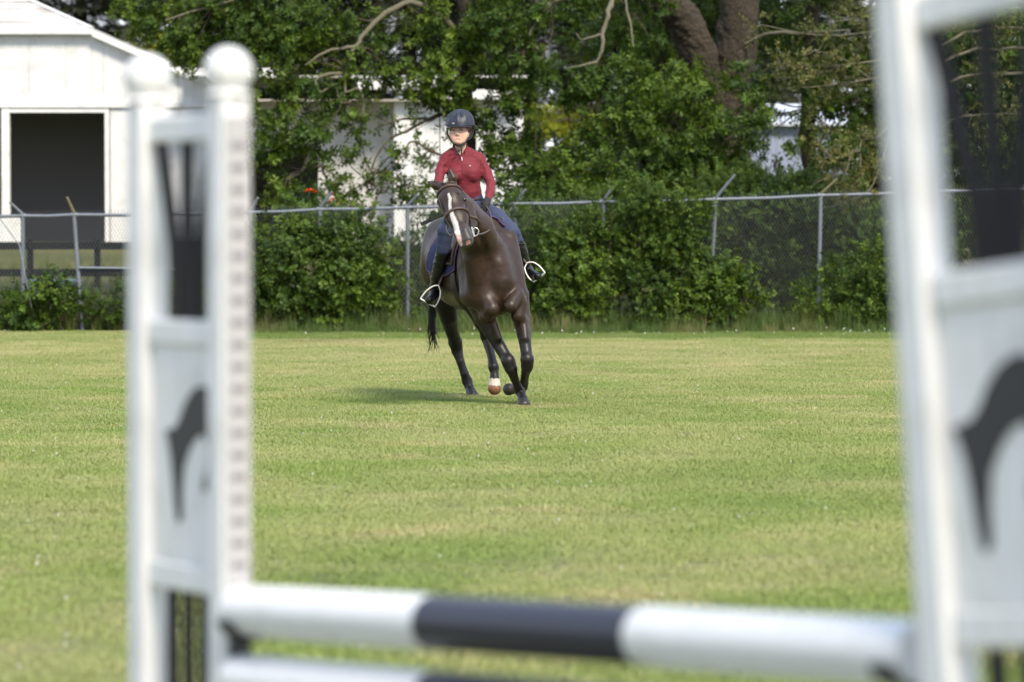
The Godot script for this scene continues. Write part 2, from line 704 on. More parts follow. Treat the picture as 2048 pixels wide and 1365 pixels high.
func build_ground() -> void:
	var s := Shape.new()
	var xs := []
	var ds := []
	for k in 121:
		var t := (k - 60) / 60.0
		xs.append(t * 12.0 + t * t * t * 68.0)
	var d := -12.0
	while d < 240.0:
		ds.append(d)
		d += 0.35 if d > 3.0 and d < 9.0 else 0.6 if d < 60.0 else 1.5 if d < 110.0 else 6.0
	for dd in ds:
		for x in xs:
			var c := turf_color(x, dd)
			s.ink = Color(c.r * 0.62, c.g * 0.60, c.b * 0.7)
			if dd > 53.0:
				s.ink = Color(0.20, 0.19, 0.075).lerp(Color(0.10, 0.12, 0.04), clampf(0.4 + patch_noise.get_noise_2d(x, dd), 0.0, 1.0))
			var e := 0.25
			var n := Vector3(land(x - e, dd) - land(x + e, dd), 2.0 * e, land(x, dd + e) - land(x, dd - e)).normalized()
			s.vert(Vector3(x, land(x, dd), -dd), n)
	var w := xs.size()
	for r in ds.size() - 1:
		for k in w - 1:
			var a := r * w + k
			s.i.append_array([a, a + w, a + 1, a + 1, a + w, a + w + 1])
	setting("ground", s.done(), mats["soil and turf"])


func blade(s: Shape, at: Vector3, way: Vector3, tall: float, wide: float, bend: float, steps := 2) -> void:
	var side := way.cross(Vector3.UP).normalized() * wide * 0.5
	var first := s.v.size()
	for k in steps + 1:
		var t := float(k) / steps
		var p := at + Vector3.UP * tall * (t - 0.25 * bend * t * t) + way * tall * bend * t * t
		var n := (Vector3.UP * 0.5 * bend - way + Vector3.UP * t * bend).normalized()
		if k == steps:
			s.vert(p, n)
		else:
			s.vert(p - side * (1.0 - 0.6 * t), n)
			s.vert(p + side * (1.0 - 0.6 * t), n)
	for k in steps:
		var a := first + k * 2
		if k == steps - 1:
			s.i.append_array([a, a + 1, a + 2])
		else:
			s.i.append_array([a, a + 1, a + 2, a + 1, a + 3, a + 2])


func copies(called: String, mesh: Mesh, m: Material, where: Array, tints: PackedColorArray, parent: Node) -> MultiMeshInstance3D:
	var mm := MultiMesh.new()
	mm.transform_format = MultiMesh.TRANSFORM_3D
	mm.use_colors = true
	mm.mesh = mesh
	mm.instance_count = where.size()
	for k in where.size():
		mm.set_instance_transform(k, where[k])
		mm.set_instance_color(k, tints[k])
	var o := MultiMeshInstance3D.new()
	o.name = called
	o.multimesh = mm
	o.material_override = m
	o.set_meta("kind", "stuff")
	parent.add_child(o, true)
	return o


func build_lawn() -> void:
	var tufts := []
	for variant in 4:
		var s := Shape.new()
		for k in 900:
			var p := Vector3(rng.randf_range(-0.22, 0.22), -0.004, rng.randf_range(-0.22, 0.22))
			var g := rng.randf() * TAU
			var tone := rng.randf_range(0.82, 1.18)
			s.ink = Color(tone * rng.randf_range(0.9, 1.12), tone, tone * rng.randf_range(0.7, 1.25))
			if rng.randf() < 0.12:
				s.ink = Color(1.5, 1.25, 1.8) * rng.randf_range(0.7, 1.1)
			blade(s, p, Vector3(cos(g), 0, sin(g)), rng.randf_range(0.012, 0.034), rng.randf_range(0.0028, 0.005), rng.randf_range(0.3, 1.5))
		tufts.append(s.done())
	var where := [[], [], [], []]
	var tints := [PackedColorArray(), PackedColorArray(), PackedColorArray(), PackedColorArray()]
	var d := 8.6
	while d < 53.2:
		var half := 0.15 * d * 1.12 + 1.3
		var x := -half
		while x < half:
			var px := x + rng.randf_range(-0.12, 0.12)
			var pd := d + rng.randf_range(-0.12, 0.12)
			var n := rng.randi() % 4
			var size := rng.randf_range(0.8, 1.2)
			var tall := size * rng.randf_range(0.75, 1.2) * (1.0 + 0.5 * clampf(patch_noise.get_noise_2d(px * 1.5, pd * 1.5 + 40.0), -0.6, 1.0))
			tall *= lerpf(1.0, 1.9, smoothstep(47.5, 49.5, pd + 0.4 * soft_noise.get_noise_1d(px)) if px > -4.2 else 0.0)
			var b := Basis(Vector3.UP, rng.randf() * TAU).scaled(Vector3(size, tall, size))
			where[n].append(Transform3D(b, Vector3(px, land(px, pd), -pd)))
			var c := turf_color(px, pd)
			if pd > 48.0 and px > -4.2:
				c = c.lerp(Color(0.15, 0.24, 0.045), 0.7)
			tints[n].append(c * rng.randf_range(0.95, 1.05))
			x += 0.25
		d += 0.25
	var lawn := Node3D.new()
	lawn.name = "lawn_grass"
	add_child(lawn)
	lawn.set_meta("kind", "stuff")
	tag(lawn, "short mown yellow-green grass covering the riding field", "grass")
	for n in 4:
		copies("grass_blades", tufts[n], mats["blade"], where[n], tints[n], lawn)

	# white clover heads
	var s := Shape.new()
	for k in 9:
		var g := TAU * k / 9.0
		var o := Vector3(cos(g), 0.5 + 0.5 * (k % 2), sin(g)).normalized()
		blade(s, Vector3(0, 0.03, 0), o, 0.014, 0.010, 0.6, 1)
	var heads := []
	var white := PackedColorArray()
	for k in 900:
		var dd := sqrt(rng.randf_range(9.5 * 9.5, 52.0 * 52.0))
		var x := rng.randf_range(-1.0, 1.0) * (0.15 * dd * 1.1 + 0.5)
		if patch_noise.get_noise_2d(x * 1.2 + 31.0, dd * 1.2) < 0.02 and rng.randf() < 0.8:
			continue
		heads.append(Transform3D(Basis(Vector3.UP, rng.randf() * TAU).scaled(Vector3.ONE * rng.randf_range(0.35, 0.9)), Vector3(x, land(x, dd) + rng.randf_range(-0.01, 0.012), -dd)))
		white.append(Color.WHITE)
	for k in 40:
		var x := rng.randf_range(-3.5, 6.5)
		var dd := rng.randf_range(47.6, 50.6)
		heads.append(Transform3D(Basis(Vector3.UP, rng.randf() * TAU).scaled(Vector3.ONE * rng.randf_range(0.8, 1.7)), Vector3(x, land(x, dd) + 0.04, -dd)))
		white.append(Color.WHITE)
	var clover := copies("clover_flowers", s.done(), mats["petal white"], heads, white, self)
	tag(clover, "tiny white clover flowers scattered through the lawn", "flowers")


# ---------------------------------------------------------------- barns

# a ribbed sheet between four corners that face the camera: bottom left, bottom right, top right, top left
func ribbed(parent: Node, called: String, q: Array, ribs: int, m: Material, thick := 0.05) -> void:
	var s := Shape.new()
	var n: Vector3 = (q[1] - q[0]).cross(q[3] - q[0]).normalized()
	var at := func(u: float, v: float, out: float) -> Vector3:
		return q[0].lerp(q[1], u).lerp(q[3].lerp(q[2], u), v) + n * out
	s.poly([at.call(0, 0, 0), at.call(1, 0, 0), at.call(1, 1, 0), at.call(0, 1, 0)])
	s.poly([at.call(1, 0, -thick), at.call(0, 0, -thick), at.call(0, 1, -thick), at.call(1, 1, -thick)])
	s.poly([at.call(0, 0, -thick), at.call(0, 0, 0), at.call(0, 1, 0), at.call(0, 1, -thick)])
	s.poly([at.call(1, 0, 0), at.call(1, 0, -thick), at.call(1, 1, -thick), at.call(1, 1, 0)])
	s.poly([at.call(0, 1, 0), at.call(1, 1, 0), at.call(1, 1, -thick), at.call(0, 1, -thick)])
	for k in ribs:
		var u := (k + 0.5) / ribs
		var e := 0.09 / ribs * 2.0
		var f := e * 0.5
		s.poly([at.call(u - f, 0, 0.006), at.call(u + f, 0, 0.006), at.call(u + f, 1, 0.006), at.call(u - f, 1, 0.006)])
		s.poly([at.call(u - e, 0, 0.002), at.call(u - f, 0, 0.006), at.call(u - f, 1, 0.006), at.call(u - e, 1, 0.002)])
		s.poly([at.call(u + f, 0, 0.006), at.call(u + e, 0, 0.002), at.call(u + e, 1, 0.002), at.call(u + f, 1, 0.006)])
	part(called, s.done(), m, parent)


# a slab between four front corners and the same moved back
func slab(parent: Node, called: String, q: Array, back: Vector3, m: Material) -> MeshInstance3D:
	var s := Shape.new()
	var r := [q[0] + back, q[1] + back, q[2] + back, q[3] + back]
	s.poly(q)
	s.poly([r[1], r[0], r[3], r[2]])
	for k in 4:
		var j := (k + 1) % 4
		s.poly([q[k], r[k], r[j], q[j]])
	return part(called, s.done(), m, parent)


func front(x0: float, y0: float, x1: float, y1: float, z: float) -> Array:
	return [Vector3(x0, y0, z), Vector3(x1, y0, z), Vector3(x1, y1, z), Vector3(x0, y1, z)]


func build_barns() -> void:
	var barn := thing("barn", "large white metal barn with a wide dark doorway at the left edge", "barn")
	var z := -85.0
	var foot := 1.30
	var sill := 4.815          # underside of the upper wall
	var x := -17.6
	var roof_at := func(xx: float) -> float:
		return 6.60 if xx < -10.45 else 6.60 - (xx + 10.45) * 0.427
	while x < -7.55:
		var x1 := minf(x + 0.93, -7.4)
		for pair in [[x, minf(x1, -10.45)], [maxf(x, -10.45), x1]]:
			if pair[1] - pair[0] < 0.02:
				continue
			ribbed(barn, "siding_sheet", [Vector3(pair[0] + 0.004, sill, z), Vector3(pair[1] - 0.004, sill, z), Vector3(pair[1] - 0.004, roof_at.call(pair[1]), z), Vector3(pair[0] + 0.004, roof_at.call(pair[0]), z)], maxi(1, roundi((pair[1] - pair[0]) / 0.23)), mats["siding"])
		x += 0.93
	x = -10.0
	while x < -7.5:
		var x1 := minf(x + 0.87, -7.4)
		ribbed(barn, "siding_sheet", front(x + 0.004, foot - 0.2, x1 - 0.004, sill - 0.13, z), 4, mats["siding"])
		x += 0.87
	slab(barn, "door_header", front(-17.6, sill - 0.125, -7.38, sill - 0.003, z + 0.08), Vector3(0, 0, -0.15), mats["trim"])
	slab(barn, "door_lintel", front(-12.5, sill - 0.25, -10.02, sill - 0.130, z + 0.04), Vector3(0, 0, -0.15), mats["trim"])
	slab(barn, "door_post", front(-10.13, foot - 0.1, -10.02, sill - 0.254, z + 0.045), Vector3(0, 0, -0.18), mats["trim"])
	slab(barn, "pillar", front(-12.70, foot - 0.1, -12.50, sill - 0.130, z + 0.05), Vector3(0, 0, -0.2), mats["trim"])
	slab(barn, "pillar_guard", front(-12.78, foot - 0.1, -12.20, foot + 0.72, z + 0.03), Vector3(0, 0, -0.25), mats["trim"])
	# the room behind the doorway
	slab(barn, "floor", [Vector3(-17.6, foot, z - 0.1), Vector3(-7.52, foot, z - 0.1), Vector3(-7.52, foot, z - 23.9), Vector3(-17.6, foot, z - 23.9)], Vector3(0, -0.2, 0), mats["barn floor"])
	slab(barn, "bounce_partition", front(-17.5, foot, -7.53, 5.2, z - 7.0), Vector3(0, 0, -0.1), mats["barn timber"])  # added wall: shortens the room so more light bounces inside
	slab(barn, "inner_side", [Vector3(-9.95, foot, z - 0.25), Vector3(-9.95, foot, z - 6.95), Vector3(-9.95, 5.2, z - 6.95), Vector3(-9.95, 5.2, z - 0.25)], Vector3(0.08, 0, 0), mats["barn timber"])
	slab(barn, "inner_side", [Vector3(-17.5, foot, z - 6.95), Vector3(-17.5, foot, z - 0.25), Vector3(-17.5, 5.2, z - 0.25), Vector3(-17.5, 5.2, z - 6.95)], Vector3(-0.08, 0, 0), mats["barn timber"])
	slab(barn, "loft_floor", [Vector3(-17.5, sill + 0.1, z - 0.3), Vector3(-9.95, sill + 0.1, z - 0.3), Vector3(-9.95, sill + 0.1, z - 6.95), Vector3(-17.5, sill + 0.1, z - 6.95)], Vector3(0, 0.1, 0), mats["barn timber"])
	slab(barn, "side_wall", [Vector3(-7.41, foot - 0.2, z - 0.06), Vector3(-7.41, foot - 0.2, z - 24.0), Vector3(-7.41, 5.25, z - 24.0), Vector3(-7.41, 5.25, z - 0.06)], Vector3(-0.1, 0, 0), mats["siding"])
	slab(barn, "rear_wall", front(-17.6, foot - 0.2, -7.52, 5.25, z - 24.0), Vector3(0, 0, -0.1), mats["siding"])
	# roof: a clipped gable whose small front slope faces the field
	var ridge := Vector3(-14.2, 8.35, z - 3.4)
	var left := Vector3(-18.0, 6.62, z + 0.25)
	var right := Vector3(-10.42, 6.62, z + 0.25)
	for k in 9:
		var a := k / 9.0
		var b := (k + 1) / 9.0
		var lift := Vector3(0, 0.02, 0.012)
		slab(barn, "roof_sheet", [left.lerp(ridge, a) + lift, right.lerp(ridge, a) + lift, right.lerp(ridge, b), left.lerp(ridge, b)], Vector3(0, -0.04, -0.02), mats["roof metal"])
	slab(barn, "gable_fascia", front(-18.0, 6.50, -10.40, 6.63, z + 0.26), Vector3(0, 0, -0.2), mats["trim"])
	var low := Vector3(-7.25, 5.24, z + 0.25)
	slab(barn, "rake_board", [low + Vector3(0, -0.17, 0), low, right, right + Vector3(0, -0.17, 0)], Vector3(0, 0, -0.22), mats["trim"])
	slab(barn, "roof_slope", [low + Vector3(0, 0.02, 0), low + Vector3(0, 0.02, -24.4), Vector3(-14.2, 8.37, z - 24.2), ridge + Vector3(0, 0.02, 0)], Vector3(0, -0.05, 0), mats["roof metal"])
	slab(barn, "hip_cap", [right + Vector3(-0.05, 0.05, 0.03), right + Vector3(0.06, 0.05, 0.03), ridge + Vector3(0.06, 0.05, 0.03), ridge + Vector3(-0.05, 0.05, 0.03)], Vector3(0, -0.05, -0.06), mats["trim"])
	# the small roof over the side door
	slab(barn, "porch_fascia", front(-7.95, 5.385, -5.82, 5.56, z + 1.9), Vector3(0, 0, -0.04), mats["trim"])
	slab(barn, "porch_roof", [Vector3(-7.95, 5.57, z + 1.92), Vector3(-5.80, 5.57, z + 1.92), Vector3(-5.80, 5.75, z - 2.0), Vector3(-7.95, 5.75, z - 2.0)], Vector3(0, -0.04, 0), mats["roof metal"])
	slab(barn, "porch_soffit", front(-7.4, 5.26, -6.05, 5.40, z + 1.4), Vector3(0, 0, -3.0), mats["soffit"])

	var house := thing("outbuilding", "white outbuilding with low eaves glimpsed through the oak branches behind the rider", "building")
	z = -80.0
	var wy := 1.20
	slab(house, "wall", front(-6.75, wy, -6.25, 4.6, z), Vector3(0, 0, -0.2), mats["siding"])
	slab(house, "inner_wall", front(-6.4, wy, -4.2, 4.5, z - 6.0), Vector3(0, 0, -0.1), mats["grey render"])
	slab(house, "inner_wall", [Vector3(-6.24, wy, z - 0.2), Vector3(-6.24, wy, z - 6.0), Vector3(-6.24, 4.5, z - 6.0), Vector3(-6.24, 4.5, z - 0.2)], Vector3(-0.1, 0, 0), mats["grey render"])
	slab(house, "inner_wall", [Vector3(-4.55, wy, z - 6.0), Vector3(-4.55, wy, z - 0.2), Vector3(-4.55, 4.5, z - 0.2), Vector3(-4.55, 4.5, z - 6.0)], Vector3(0.1, 0, 0), mats["grey render"])
	slab(house, "door_header", front(-6.24, 3.5, -4.55, 4.6, z), Vector3(0, 0, -0.2), mats["grey render"])
	slab(house, "wall", front(-4.54, wy, -2.74, 4.6, z), Vector3(0, 0, -0.2), mats["grey render"])
	slab(house, "corner_post", front(-2.73, wy, -2.28, 4.62, z + 0.9), Vector3(0, 0, -0.9), mats["trim"])
	for k in 3:
		ribbed(house, "siding_sheet", front(-2.27 + k * 0.84, wy, -1.435 + k * 0.84, 4.66, z + 0.8), 4, mats["siding"])
	slab(house, "side_wall", [Vector3(0.26, wy, z + 0.76), Vector3(0.26, wy, z - 7.0), Vector3(0.26, 4.6, z - 7.0), Vector3(0.26, 4.6, z + 0.76)], Vector3(-0.1, 0, 0), mats["siding"])
	slab(house, "eave_fascia", front(-3.55, 4.86, -1.75, 5.17, z + 1.35), Vector3(0, 0, -0.08), mats["trim"])
	slab(house, "eave_fascia", front(-1.745, 4.64, 0.32, 4.86, z + 1.35), Vector3(0, 0, -0.08), mats["trim"])
	slab(house, "roof", [Vector3(-7.0, 5.18, z + 1.4), Vector3(0.4, 5.18, z + 1.4), Vector3(0.4, 5.6, z - 7.4), Vector3(-7.0, 5.6, z - 7.4)], Vector3(0, -0.05, 0), mats["roof metal"])
	slab(house, "soffit", front(-6.9, 4.60, 0.25, 4.64, z + 1.2), Vector3(0, 0, -7.0), mats["soffit"])

	var shed := thing("shed", "pale blue-grey metal shed with a light roof glimpsed beyond the right fence", "shed")
	z = -72.0
	for k in 3:
		ribbed(shed, "siding_sheet", front(4.8 + k * 0.76, 0.4, 5.556 + k * 0.76, 3.83, z), 6, mats["blue siding"])
	slab(shed, "side_wall", [Vector3(4.84, 0.4, z - 3.0), Vector3(4.84, 0.4, z - 0.06), Vector3(4.84, 3.8, z - 0.06), Vector3(4.84, 3.8, z - 3.0)], Vector3(0.08, 0, 0), mats["blue siding"])
	slab(shed, "side_wall", [Vector3(7.06, 0.4, z - 0.06), Vector3(7.06, 0.4, z - 3.0), Vector3(7.06, 3.8, z - 3.0), Vector3(7.06, 3.8, z - 0.06)], Vector3(-0.08, 0, 0), mats["blue siding"])
	slab(shed, "roof", [Vector3(4.65, 3.85, z + 0.2), Vector3(7.25, 3.85, z + 0.2), Vector3(7.25, 4.40, z - 3.3), Vector3(4.65, 4.40, z - 3.3)], Vector3(0, -0.06, 0), mats["shed roof"])
	slab(shed, "roof_vent", front(5.60, 4.02, 6.00, 4.14, z - 1.0), Vector3(0, 0, -0.6), mats["blue siding"])


func build_paddock() -> void:
	var fence := thing("board_fence", "low black two-board paddock fence in front of the white barn", "fence")
	var xs := [-10.6, -9.32, -8.02, -6.71, -5.40, -4.09]
	for k in xs.size():
		var g := land(xs[k], 66.0)
		box_part("post", Vector3(0.115, 1.40 - g + 0.3, 0.115), here(xs[k], (1.42 + g - 0.28) * 0.5, -66.0), mats["black boards"], fence, 0.008)
		if k < xs.size() - 1:
			for y in [1.285, 0.765]:
				var tilt := Transform3D(Basis(Vector3(0, 0, 1), rng.randf_range(-0.006, 0.006)), Vector3((xs[k] + xs[k + 1]) * 0.5, y, -65.915))
				box_part("board", Vector3(xs[k + 1] - xs[k] - 0.006, 0.145, 0.045), tilt, mats["black boards"], fence, 0.006)

	var tub := thing("water_trough", "pale blue oval water trough under the black board fence", "trough", Vector3(-8.62, land(-8.6, 64.3) - 0.16, -64.3))
	var s := Shape.new()
	s.lathe(Transform3D(Basis().scaled(Vector3(0.50, 1, 0.32)), Vector3.ZERO), [Vector2(0, 0.0), Vector2(0.88, 0.0), Vector2(0.94, 0.05), Vector2(1.0, 0.40), Vector2(1.04, 0.42), Vector2(1.0, 0.44), Vector2(0.95, 0.41), Vector2(0.90, 0.08), Vector2(0, 0.07)], 28)
	part("tub", s.done(), mats["trough blue"], tub)
	s = Shape.new()
	s.tube([Vector3(-0.2, 0.44, 0.30), Vector3(-0.2, 0.50, 0.30), Vector3(0.1, 0.50, 0.30), Vector3(0.1, 0.44, 0.30)], 0.012, 6)
	part("handle", s.done(), mats["galvanised"], tub)


# ---------------------------------------------------------------- chain-link fence

func build_fence() -> void:
	var fence := thing("chain_link_fence", "grey chain-link fence with leaning barbed-wire arms along the field edge", "fence")
	# top of each post, foot of each post, tip of its arm
	var tops := [Vector3(-10.4063, 1.7381, -52.5), Vector3(-9.0228, 1.7534, -52.5), Vector3(-7.5241, 1.7688, -52.5), Vector3(-6.7324, 1.7842, -52.5), Vector3(-5.2952, 1.7995, -52.5), Vector3(-4.0271, 1.8226, -52.5), Vector3(-2.951, 1.8686, -52.5), Vector3(-1.6061, 1.8994, -52.5), Vector3(0.0461, 1.9531, -52.5), Vector3(1.4063, 1.9838, -52.5), Vector3(3.1352, 2.0222, -52.5), Vector3(4.7488, 2.0836, -52.5), Vector3(6.439, 2.1451, -52.5), Vector3(8.1523, 2.1911, -52.5), Vector3(9.7273, 2.2218, -52.5)]
	var lean := [0, 0, 0, 0.12, 0, 0, -0.02, 0, 0, -0.01, -0.12, -0.04, 0, 0, 0]
	var arms := [Vector3(-0.15, 0.22, 0.1), Vector3(-0.15, 0.22, 0.1), Vector3(-0.19, 0.21, 0.1), Vector3(-0.10, 0.27, 0.1), Vector3(-0.12, 0.2, 0.1), Vector3(0.13, 0.22, 0.1), Vector3(0.19, 0.27, 0.1), Vector3(0.16, 0.19, 0.1), Vector3(0.17, 0.22, 0.1), Vector3(0.16, 0.24, 0.1), Vector3(0.29, 0.38, 0.1), Vector3(0.23, 0.24, 0.1), Vector3(0.2, 0.25, 0.1), Vector3(0.2, 0.25, 0.1), Vector3(0.2, 0.25, 0.1)]
	for k in tops.size():
		var top: Vector3 = tops[k]
		var foot := Vector3(top.x + lean[k], land(top.x, 52.5) - 0.05, top.z)
		var s := Shape.new()
		s.tube([foot, top + Vector3(0, -0.015, 0)], 0.033, 10)
		var post := part("post", s.done(), mats["galvanised"], fence)
		s = Shape.new()
		s.tube([top + Vector3(0, -0.03, 0.0), top + arms[k] * 0.1 + Vector3(0, 0.02, 0), top + arms[k]], [0.030, 0.026, 0.020], 8)
		part("arm", s.done(), mats["lichen pipe"] if k == 3 or k == 11 else mats["galvanised"], post)
		s = Shape.new()
		s.lathe(Transform3D(Basis(Vector3(0, 0, 1), PI / 2), top + Vector3(0.05, 0, 0)), [Vector2(0.034, 0), Vector2(0.038, 0.01), Vector2(0.038, 0.09), Vector2(0.034, 0.10)], 10)
		part("rail_sleeve", s.done(), mats["galvanised"], post)
	for k in tops.size() - 1:
		if k == 8:      # the rail is lost under the leaves here
			pass
		var s := Shape.new()
		var a: Vector3 = tops[k]
		var b: Vector3 = tops[k + 1]
		s.tube([a, a.lerp(b, 0.5) + Vector3(0, -0.012, 0), b], 0.027, 8, false, false)
		part("top_rail", s.done(), mats["galvanised"], fence)
	var s := Shape.new()
	s.tube([Vector3(-8.1601, 2.1283, -52.4), Vector3(-7.5364, 1.3237, -52.2), Vector3(-7.25, 0.0, -51.95)], 0.009, 6)
	part("brace", s.done(), mats["galvanised"], fence)
	s = Shape.new()
	s.tube([Vector3(-6.6523, 0.9701, -52.45), Vector3(-5.8688, 0.9624, -52.45), Vector3(-5.1007, 0.9394, -52.45)], 0.02, 6)
	part("brace", s.done(), mats["galvanised"], fence)

	# the wire: two families of slanting strands and the twisted ends that stand above the rail
	s = Shape.new()
	var x: float = tops[0].x
	var last: float = tops[-1].x
	var step := 0.05
	while x < last:
		for way in [-1.0, 1.0]:
			var h0 := rail_height(tops, x)
			var run: float = h0 * 0.54 * way
			var bottom := Vector3(clampf(x - run * 0.5, tops[0].x, last), 0.02, -52.5 + 0.034 + 0.003 * way)
			var top := Vector3(clampf(x + run * 0.5, tops[0].x, last), 0.0, bottom.z)
			top.y = rail_height(tops, top.x)
			var mid := bottom.lerp(top, 0.5) + Vector3(0, 0, 0.02 * sin(x * 2.1))
			s.tube([bottom, mid, top], 0.0023, 3, false, false)
		var y := rail_height(tops, x)
		s.tube([Vector3(x, y + 0.02, -52.466), Vector3(x + rng.randf_range(-0.01, 0.01), y + 0.075, -52.466)], 0.0035, 3, false, false)
		x += step
	part("wire_mesh", s.done(), mats["wire"], fence, "stuff")


func rail_height(tops: Array, x: float) -> float:
	for k in tops.size() - 1:
		if x <= tops[k + 1].x:
			return lerpf(tops[k].y, tops[k + 1].y, clampf((x - tops[k].x) / (tops[k + 1].x - tops[k].x), 0.0, 1.0))
	return tops[-1].y


# ---------------------------------------------------------------- leaves

func leaf(s: Shape, at: Vector3, way: Vector3, up: Vector3, long: float, wide: float, lobed: bool) -> void:
	var side := way.cross(up).normalized()
	var n := side.cross(way).normalized()
	var prof := [[0.0, 0.06], [0.22, 0.30], [0.34, 0.17], [0.50, 0.46], [0.60, 0.26], [0.78, 0.42], [1.0, 0.05]] if lobed else [[0.0, 0.05], [0.35, 0.48], [0.7, 0.36], [1.0, 0.0]]
	var first := s.v.size()
	for k in prof.size():
		var t: float = prof[k][0]
		var w: float = prof[k][1] * wide
		var mid := at + way * long * t - n * long * 0.18 * t * t
		s.vert(mid, n)
		s.vert(mid - side * w + n * w * 0.25, (n + side * 0.35).normalized())
		s.vert(mid + side * w + n * w * 0.25, (n - side * 0.35).normalized())
	for k in prof.size() - 1:
		var a := first + k * 3
		s.i.append_array([a, a + 3, a + 1, a + 1, a + 3, a + 4, a, a + 2, a + 3, a + 2, a + 5, a + 3])


func sprig(leaves: int, stem: float, long: float, wide: float, lobed: bool, spread: float, stem_tone: Color) -> ArrayMesh:
	var s := Shape.new()
	s.ink = stem_tone
	s.tube([Vector3.ZERO, Vector3(0.01, stem * 0.5, 0), Vector3(0, stem, 0.01)], [0.004, 0.003, 0.001], 3, false, false)
	for k in leaves:
		var t := 0.15 + 0.85 * (k + 0.5) / leaves
		var g := k * 2.4 + rng.randf_range(-0.5, 0.5)
		var tone := rng.randf_range(0.8, 1.2)
		s.ink = Color(tone * rng.randf_range(0.92, 1.12), tone, tone)
		var way := Vector3(cos(g) * spread, rng.randf_range(0.15, 0.9), sin(g) * spread).normalized()
		var up := (Vector3.UP + Vector3(rng.randf_range(-0.6, 0.6), 0, rng.randf_range(-0.6, 0.6))).normalized()
		if absf(up.dot(way)) > 0.95:
			up = Vector3.RIGHT
		leaf(s, Vector3(0, stem * t, 0) + way * long * 0.15, way, up, long * rng.randf_range(0.7, 1.15), wide * rng.randf_range(0.8, 1.15), lobed)
	return s.done()


func needle_spray() -> ArrayMesh:
	var s := Shape.new()
	s.ink = Color(1.2, 0.8, 0.6)
	s.tube([Vector3.ZERO, Vector3(0, 0.32, 0.02), Vector3(0, 0.6, -0.03)], [0.01, 0.006, 0.002], 3, false, false)
	for k in 34:
		var t := (k + 1) / 35.0
		var g := -1.0 if k % 2 else 1.0
		var tone := rng.randf_range(0.7, 1.25)
		s.ink = Color(tone, tone, tone)
		var way := Vector3(g, 0.75, rng.randf_range(-0.35, 0.35)).normalized()
		leaf(s, Vector3(0, 0.58 * t, 0), way, Vector3(0, 0.2, 1), 0.20 * (1.15 - t) + 0.05, 0.028, false)
	return s.done()


# Sprigs spread through rounded clumps [centre, radius, share]; the share thins or thickens a clump.
func crown(parent: Node, called: String, sprigs: Array, m: Material, clumps: Array, per: float, size: float, dark: Color, light: Color, droop := 0.0, gaps := -0.10) -> void:
	var where := []
	var tints := []
	for k in sprigs:
		where.append([])
		tints.append(PackedColorArray())
	for cl in clumps:
		var c: Vector3 = cl[0]
		var r: float = cl[1]
		var share: float = cl[2] if cl.size() > 2 else 1.0
		var mood := rng.randf_range(0.0, 0.6)
		for k in int(per * 1.25 * share * r * r):
			var o := Vector3(rng.randfn(), rng.randfn(), rng.randfn()).normalized()
			var p := c + o * Vector3(1.0, 0.78, 1.0) * r * pow(rng.randf(), 0.42) * (1.0 + 0.45 * gap_noise.get_noise_3dv(c * 3.0 + o * 0.5))
			if gap_noise.get_noise_3dv(p * 0.6) < gaps:
				continue
			var y := (o + Vector3(rng.randfn(), rng.randfn(), rng.randfn()) * 0.55 + Vector3(0, 0.25 - droop, 0)).normalized()
			var x := y.cross(Vector3(rng.randfn(), rng.randfn(), rng.randfn())).normalized()
			var b := Basis(x, y, x.cross(y)).scaled(Vector3.ONE * size * rng.randf_range(0.55, 1.35))
			var n := rng.randi() % sprigs.size()
			where[n].append(Transform3D(b, p))
			tints[n].append(dark.lerp(light, clampf(mood + rng.randfn() * 0.22, 0.0, 1.0)) * rng.randf_range(0.85, 1.15))
	for n in sprigs.size():
		if where[n].size():
			copies(called, sprigs[n], m, where[n], tints[n], parent)


func limb(parent: Node, called: String, pts: Array, r0: float, r1: float, m: Material, sides := 8, gnarl := 0.15) -> void:
	var line := spline(pts, 5)
	var radii := taper(line.size(), r0, r1)
	for k in radii.size():
		radii[k] *= 1.0 + gnarl * soft_noise.get_noise_3dv(line[k] * 6.0) * 2.0
		line[k] += Vector3(soft_noise.get_noise_3dv(line[k] * 3.0), soft_noise.get_noise_3dv(line[k] * 3.0 + Vector3(9, 0, 0)), 0) * (radii[k] * 0.5 + minf(0.05, radii[k]))
	var s := Shape.new()
	s.tube(line, radii, sides)
	part(called, s.done(), m, parent)


# a thick old stem with ridged, furrowed bark and swellings
func stem(parent: Node, pts: Array, r0: float, r1: float, m: Material) -> void:
	var line := spline(pts, 22)
	var radii := taper(line.size(), r0, r1)
	var s := Shape.new()
	s.tube(line, radii, 44)
	for k in s.v.size():
		var p := s.v[k]
		var ring := mini(k / 44, line.size() - 1)
		var turn := TAU * (k % 44) / 44.0
		var bump := 0.075 * soft_noise.get_noise_3dv(p * 1.6) + 0.060 * (absf(soft_noise.get_noise_3d(cos(turn) * 6.0, p.y * 1.1 + 3.0 * sin(p.x), sin(turn) * 6.0)) - 0.2) + 0.030 * gap_noise.get_noise_3dv(p * 5.0)
		s.v[k] = p + s.n[k] * bump * (radii[ring] / 0.4)
	var tilt := PackedVector3Array()
	tilt.resize(s.v.size())
	for k in range(0, s.i.size(), 3):
		var a := s.i[k]
		var b := s.i[k + 1]
		var c := s.i[k + 2]
		var d := (s.v[b] - s.v[a]).cross(s.v[c] - s.v[a])
		if d.dot(s.n[a]) < 0.0:
			d = -d
		tilt[a] += d
		tilt[b] += d
		tilt[c] += d
	for k in s.v.size():
		if tilt[k] != Vector3.ZERO:
			s.n[k] = tilt[k].normalized()
	part("trunk", s.done(), m, parent)


